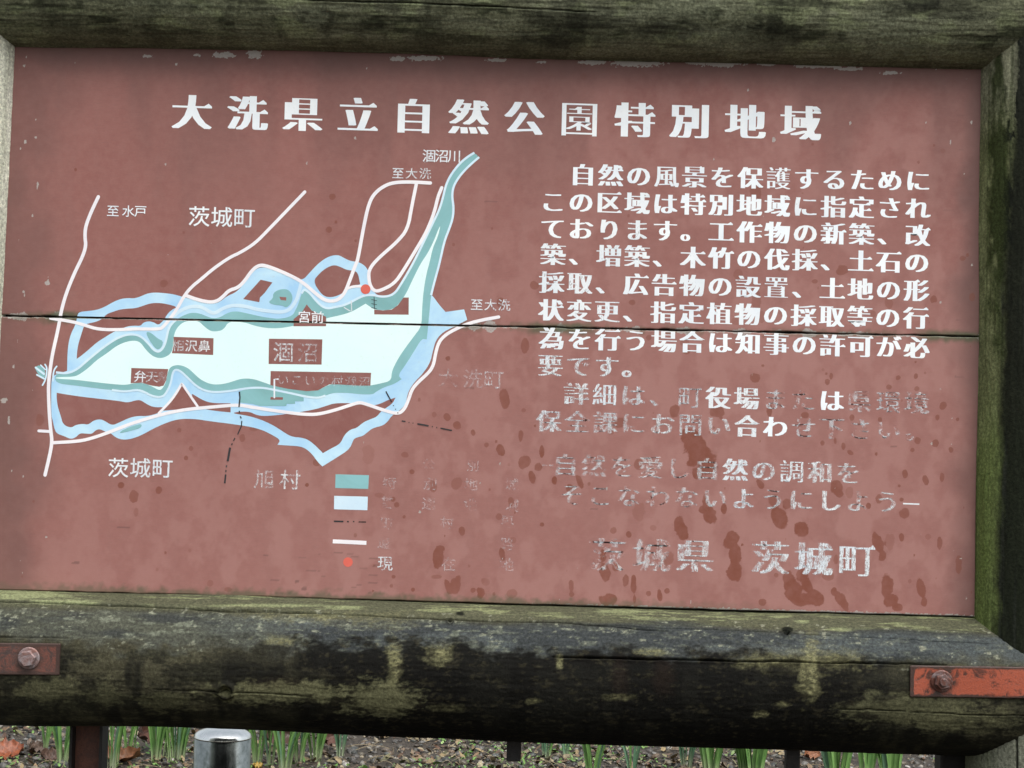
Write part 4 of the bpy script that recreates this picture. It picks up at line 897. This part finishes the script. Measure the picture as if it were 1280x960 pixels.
def lathe(name, prof, cx, cy, mat, parent, n=64):
    V, F = [], []
    for (r, z) in prof:
        for i in range(n): V.append((cx + r * math.cos(2 * math.pi * i / n), cy + r * math.sin(2 * math.pi * i / n), z))
    for q in range(len(prof) - 1):
        for i in range(n): F.append([q * n + i, q * n + (i + 1) % n, (q + 1) * n + (i + 1) % n, (q + 1) * n + i])
    F.append([(len(prof) - 1) * n + i for i in range(n)])
    return plain_mesh(name, V, F, mat, parent, True)
BOL = empty('bollard', (0, 0, 0), category='bollard', label='round stainless steel bollard with domed top standing just behind the sign near its left leg')
lathe('tube', [(br * .985, -.03), (br * .985, zrim - .002), (br * .95, zrim - .001)], bcx, YB, M_SS, BOL)
dome = [(br, zrim - .0016), (br * 1.005, zrim - .0006), (br, zrim + .0006)] + [(br * math.cos(a) * .985, zrim + (ztop - zrim) * math.sin(a) + .001) for a in np.linspace(.08, 1.5, 14)]
lathe('cap', dome, bcx, YB, M_CAP, BOL)

# ------------------------------------------------------------------ daffodil leaves
def leaf_mat(name, c1, c2, tip=None):
    m, n, l, b = nmat(name)
    k = noise(n, l, 55, 3, .6, objco(n, l, (1, 1, .2)))
    c = mixc(n, l, ramp(n, l, k, [(.35, 0.), (.65, 1.)]), c1, c2)
    w = attr(n, 'base').outputs['Fac']
    c = mixc(n, l, w, c, (0.42, 0.45, 0.30))
    l.new(c, b.inputs['Base Color']); b.inputs['Roughness'].default_value = .42
    b.inputs['Subsurface Weight'].default_value = 0.0
    return m
M_LEAF = leaf_mat('daffodil_leaf_green', (0.075, 0.18, 0.045), (0.17, 0.32, 0.09))
M_LEAFB = leaf_mat('daffodil_leaf_blue_green', (0.065, 0.15, 0.085), (0.12, 0.23, 0.13))
def blade(base, h, w, lean, az, mat, parent, twist):
    n = 12; V, F, Bs = [], [], []
    dx, dy = math.cos(az), math.sin(az)
    wx, wy = math.cos(twist), math.sin(twist)
    for i in range(n + 1):
        t = i / n; z = h * t * (1 - .12 * lean * t); off = lean * h * t ** 1.8
        ww = w / 2 * (0.62 + .5 * math.sin(min(t * 1.9, 1.57))) * (1 - max(0, (t - .82) / .18) ** 2 * .9)
        c = (base[0] + dx * off, base[1] + dy * off, base[2] - .01 + z)
        for s in (-1, -.4, 0, .4, 1):
            dep = (1 - abs(s)) * w * .28
            V.append((c[0] + wx * ww * s - wy * dep, c[1] + wy * ww * s + wx * dep, c[2])); Bs.append(max(0, 1 - t / .24) * .95)
    for i in range(n):
        for j in range(4): F.append([i * 5 + j, i * 5 + j + 1, i * 5 + j + 6, i * 5 + j + 5])
    me = mesh_np('leaf', np.array(V), F, mat, True, attrs=dict(base=Bs))
    return link('leaf', me, parent)
CL = [  # centre px, base py, leaves, half spread px, height m, material, label
 (57, 942, 3, 4, .26, 0, 'thin daffodil clump at the far left under the rail, left of the rusty leg'),
 (77, 957, 6, 8, .30, 0, 'dense daffodil clump touching the left side of the rusty steel leg'),
 (138, 962, 7, 11, .32, 0, 'broad daffodil clump touching the right side of the rusty steel leg'),
 (160, 951, 4, 8, .28, 0, 'sparse daffodil leaves between the rusty leg and the large brown dead leaf'),
 (196, 952, 5, 8, .28, 0, 'daffodil clump just right of the large brown dead leaf'),
 (219, 949, 10, 15, .27, 0, 'widest daffodil clump, just left of the steel bollard'),
 (322, 956, 4, 6, .29, 0, 'daffodil clump touching the right side of the steel bollard'),
 (337, 959, 3, 5, .29, 0, 'narrow daffodil clump, second to the right of the steel bollard'),
 (356, 963, 6, 8, .30, 0, 'tall fan of daffodil leaves, third clump to the right of the bollard'),
 (374, 953, 4, 7, .28, 0, 'leaning daffodil leaves with white bases, fourth clump right of the bollard'),
 (395, 952, 6, 9, .28, 0, 'dense daffodil clump on the left edge of the bare stony soil'),
 (425, 946, 4, 6, .25, 1, 'last small bluish daffodil clump before the bare stony soil'),
 (449, 972, 1, 1, .045, 1, 'single daffodil shoot poking out of the bare stony soil'),
 (683, 944, 4, 6, .17, 1, 'short blue green daffodil clump right of the short black bar'),
 (707, 944, 3, 4, .17, 1, 'tiny faint daffodil clump second to the right of the short black bar'),
 (741, 972, 6, 10, .22, 0, 'low spreading daffodil clump midway under the rail'),
 (790, 969, 3, 6, .16, 1, 'low sparse shoots on the stones midway between the two black bars'),
 (858, 962, 5, 9, .24, 1, 'blue green daffodil clump among the leaf litter left of the right black bar'),
 (888, 971, 7, 11, .28, 0, 'upright bright green daffodil clump, second to the left of the right black bar'),
 (939, 976, 8, 16, .30, 0, 'broad leaved daffodil clump, first to the left of the right black bar'),
 (1046, 984, 8, 13, .33, 0, 'big daffodil clump just right of the right black bar'),
 (1083, 984, 5, 8, .33, 0, 'big daffodil clump in the middle between the right black bar and dark leg'),
 (1112, 984, 7, 12, .33, 0, 'big daffodil clump left of the dark steel leg'),
]
for (px, py, k, sp, h, mi, lb) in CL:
    c = on_z(px, py); c[2] = float(ground_z(c[0], c[1]))
    thin = 1.0 if px > 880 else 0.8
    e = empty('daffodil_plant', tuple(c), category='plant', label=lb, group='daffodil clumps growing behind the sign')
    m1 = MPP * (c[1] - CAMW[1]) / (0 - CAMW[1])
    k = int(k * (1.9 if px < 460 else 1.4) + .5) if k > 1 else 1
    for q in range(k):
        t = (q + .5) / k * 2 - 1
        wd = thin * random.uniform(.0085, .0135) * (1.5 if px > 880 else 1.0)
        blade((t * sp * m1 * .75, random.uniform(-.03, .03), 0), h * random.uniform(.85, 1.1), wd, abs(t) * .22 + random.uniform(0, .22),
              (0 if t > 0 else math.pi) + random.uniform(-.7, .7), (M_LEAF, M_LEAFB)[mi if random.random() < .9 else 1 - mi], e, random.uniform(-.9, .9))

# ------------------------------------------------------------------ stones, litter, dead leaves
def pebble_material():
    m, n, l, b = nmat('garden_stone')
    c = attr(n, 'tint').outputs['Color']; k = noise(n, l, 150, 4, .7, objco(n, l))
    c = mixc(n, l, 1.0, c, ramp(n, l, k, [(.3, .6), (.7, 1.35)]), 'MULTIPLY')
    l.new(c, b.inputs['Base Color']); b.inputs['Roughness'].default_value = .45
    bump(n, l, k, .5, .002, b); return m
def scatter(name, n, xr, yr, size, palette, flat_, seed, mat, lift=0.3, sub=2, **props):
    rg = np.random.default_rng(seed)
    bm = bmesh.new(); bmesh.ops.create_icosphere(bm, subdivisions=sub, radius=1); bv = np.array([v.co[:] for v in bm.verts]); bf = np.array([[v.index for v in f.verts] for f in bm.faces]); bm.free()
    nv = len(bv); X = rg.uniform(*xr, n); Y = rg.uniform(*yr, n); Z = ground_z(X, Y)
    S = size[0] * (size[1] / size[0]) ** (rg.random(n) ** 1.8)
    V = np.repeat(bv[None], n, 0) * (1 + .35 * (rg.random((n, nv, 1)) - .5))
    V *= np.stack([np.ones(n), rg.uniform(.55, 1, n), rg.uniform(*flat_, n)], 1)[:, None, :] * S[:, None, None]
    a = rg.uniform(0, 6.28, n); ca, sa = np.cos(a)[:, None], np.sin(a)[:, None]; t = rg.normal(0, .3, n)[:, None]
    x, y, z = V[..., 0], V[..., 1], V[..., 2]; z = z + x * t
    V = np.stack([x * ca - y * sa + X[:, None], x * sa + y * ca + Y[:, None], z + Z[:, None] + S[:, None] * lift * flat_[0]], -1)
    F = (bf[None] + (np.arange(n) * nv)[:, None, None]).reshape(-1, 3)
    pal = np.array(palette); col = pal[rg.integers(0, len(pal), n)] * rg.uniform(.35, 1.5, (n, 1))
    me = mesh_np(name, V.reshape(-1, 3), F, mat, True, colour=np.repeat(col, nv, 0))
    return link(name, me, kind='stuff', **props)
STONE = [(.10, .095, .085), (.16, .15, .13), (.055, .05, .045), (.20, .17, .12), (.075, .06, .045), (.12, .085, .055), (.25, .24, .22), (.06, .065, .06)]
M_PEB = pebble_material()
scatter('gravel', 9500, (-2.1, 2.2), (1.7, 3.9), (.004, .017), STONE, (.45, .8), 3, M_PEB, label='grey and brown stones scattered over the wet soil behind the sign', category='gravel')
scatter('gravel', 5000, (-3.4, 3.4), (-2.2, 6.0), (.005, .02), STONE, (.45, .8), 4, M_PEB, sub=1, label='sparser stones spread over the soil all around the sign', category='gravel')
def litter(name, n, xr, yr, size, palette, seed, dens, **props):
    rg = np.random.default_rng(seed); X = rg.uniform(*xr, n * 3); Y = rg.uniform(*yr, n * 3)
    keep = fbm(X * 2.5 + 4, Y * 2.5, 61, 3) > dens; X, Y = X[keep][:n], Y[keep][:n]; n = len(X)
    outline = np.array([(-1, 0, 0), (-.5, .42, .12), (.1, .5, .2), (.65, .3, .1), (1, 0, .25), (.6, -.34, .12), (0, -.5, .2), (-.55, -.38, .1)])
    S = rg.uniform(*size, n)
    V = outline[None] * (1 + .5 * (rg.random((n, 8, 1)) - .5)) * S[:, None, None]; V[..., 2] *= rg.uniform(-1.2, 2.2, n)[:, None]
    a = rg.uniform(0, 6.28, n)[:, None]; t = rg.normal(0, .45, n)[:, None]; t2 = rg.normal(0, .45, n)[:, None]
    x, y, z = V[..., 0], V[..., 1], V[..., 2]; z = z + x * t + y * t2
    V = np.stack([x * np.cos(a) - y * np.sin(a) + X[:, None], x * np.sin(a) + y * np.cos(a) + Y[:, None], z + ground_z(X, Y)[:, None] + .008], -1)
    pts = np.array([[0, 1, 7], [1, 6, 7], [1, 2, 6], [2, 5, 6], [2, 3, 5], [3, 4, 5]])
    F = (pts[None] + (np.arange(n) * 8)[:, None, None]).reshape(-1, 3)
    pal = np.array(palette); col = pal[rg.integers(0, len(pal), n)] * rg.uniform(.6, 1.3, (n, 1))
    me = mesh_np(name, V.reshape(-1, 3), F, M_PEB, True, colour=np.repeat(col, 8, 0)); return link(name, me, kind='stuff', **props)
litter('leaf_litter', 8500, (-2.6, 2.6), (1.4, 4.2), (.005, .017), [(.20, .13, .07), (.10, .065, .04), (.24, .18, .09), (.11, .06, .035), (.30, .25, .15), (.16, .15, .07)], 9, .40, label='crumbled brown and tan leaf litter lying on the soil', category='leaf litter')
litter('ground_weeds', 3600, (-2.2, 2.4), (1.6, 3.8), (.004, .011), [(.10, .22, .04), (.16, .30, .07), (.20, .30, .10)], 10, .53, label='tiny bright green weed seedlings among the stones', category='weeds')
# thin straw stems
rg = np.random.default_rng(31)
V, F = [], []
for _ in range(420):
    x, y = rg.uniform(-2, 2.2), rg.uniform(1.6, 3.9); a = rg.uniform(0, 6.28); L = rg.uniform(.03, .13); z = float(ground_z(x, y)) + .012; k = rg.normal(0, .5)
    o = len(V); w = .0011
    for i in range(5):
        t = i / 4 - .5; aa = a + k * t; px, py, pz = x + L * t * math.cos(aa), y + L * t * math.sin(aa), z + .012 * math.cos(t * 3) + .02 * k * t
        V += [(px - w * math.sin(aa), py + w * math.cos(aa), pz), (px + w * math.sin(aa), py - w * math.cos(aa), pz), (px, py, pz + 1.6 * w)]
    for i in range(4):
        for j in range(3): F.append([o + i * 3 + j, o + i * 3 + (j + 1) % 3, o + i * 3 + 3 + (j + 1) % 3, o + i * 3 + 3 + j])
link('straw_stems', mesh_np('straw_stems', np.array(V), np.array(F), M_PEB, True, colour=np.tile([[.26, .21, .13]], (len(V), 1))), kind='stuff', label='thin dry straw stems lying across the soil', category='straw')

def dead_leaf(px, py, L, W, curl, rotz, tilt, col, label, lift=.01):
    c = on_z(px, py); c[2] = float(ground_z(c[0], c[1])) + lift
    m, n, l, b = nmat('dead_leaf'); k = noise(n, l, 90, 4, .7, objco(n, l))
    l.new(mixc(n, l, ramp(n, l, k, [(.35, 0.), (.7, 1.)]), tuple(v * .45 for v in col), col), b.inputs['Base Color']); b.inputs['Roughness'].default_value = .5
    nu, nw = 14, 9; V = []
    for i in range(nu):
        t = i / (nu - 1); ww = W * math.sin(math.pi * min(1, t * .93 + .05)) ** .7 * (1 + .18 * math.sin(i * 2.4))
        for j in range(nw):
            s = j / (nw - 1) * 2 - 1
            V.append(((t - .5) * L, ww / 2 * s, curl * L * (s * s * .5 + (t - .5) ** 2 * 1.5) + .006 * math.sin(i * 1.7 + j * 2.1) - .004 * (1 - abs(s)) ** 4))
    F = grid_faces(nw, nu)
    me = mesh_np('dead_leaf', np.array(V), F, m, True)
    o = link('dead_leaf', me, category='fallen leaf', label=label, group='fallen leaves behind the sign'); o.location = c; o.rotation_euler = (tilt, 0, rotz)
    return o
dead_leaf(8, 946, .10, .08, .25, .3, .6, (.34, .095, .035), 'bright orange fallen leaf at the left edge under the rail', .02)
dead_leaf(178, 938, .13, .075, .3, 1.4, 1.15, (.13, .055, .035), 'large curled dark brown leaf standing among daffodils right of the rusty leg', .05)
dead_leaf(145, 941, .055, .04, .4, .6, .8, (.38, .30, .25), 'small curled pale leaf just right of the rusty leg', .015)
dead_leaf(150, 956, .12, .06, .35, .1, .5, (.30, .13, .06), 'reddish brown leaf lying at the foot of the daffodils right of the rusty leg', .015)
dead_leaf(66, 950, .07, .05, .4, .2, .7, (.20, .12, .09), 'dull brown curled leaf lying between two daffodil clumps left of the rusty leg', .015)
dead_leaf(45, 943, .06, .045, .3, 1.0, .6, (.15, .10, .075), 'small grey brown leaf just right of the orange leaf', .012)
dead_leaf(345, 937, .12, .07, .35, .7, 1.0, (.10, .055, .04), 'dark brown leaf behind the daffodils right of the bollard', .04)
dead_leaf(405, 938, .11, .06, .35, 1.2, 1.0, (.15, .07, .05), 'brown leaf standing behind the last daffodils before the bare soil', .03)
dead_leaf(322, 962, .03, .022, .3, .4, .5, (.55, .38, .08), 'tiny yellow leaf at the foot of the daffodils beside the bollard', .012)
dead_leaf(1014, 949, .06, .04, .3, .5, .7, (.32, .13, .06), 'orange brown leaf between the right black bar and the big daffodils', .012)
dead_leaf(745, 926, .07, .045, .35, .2, .8, (.20, .12, .08), 'brown leaf on the stones behind the low spreading daffodil clump', .012)
dead_leaf(480, 924, .05, .035, .3, .9, .7, (.36, .24, .11), 'tan leaf on the bare stony soil just below the rail', .01)
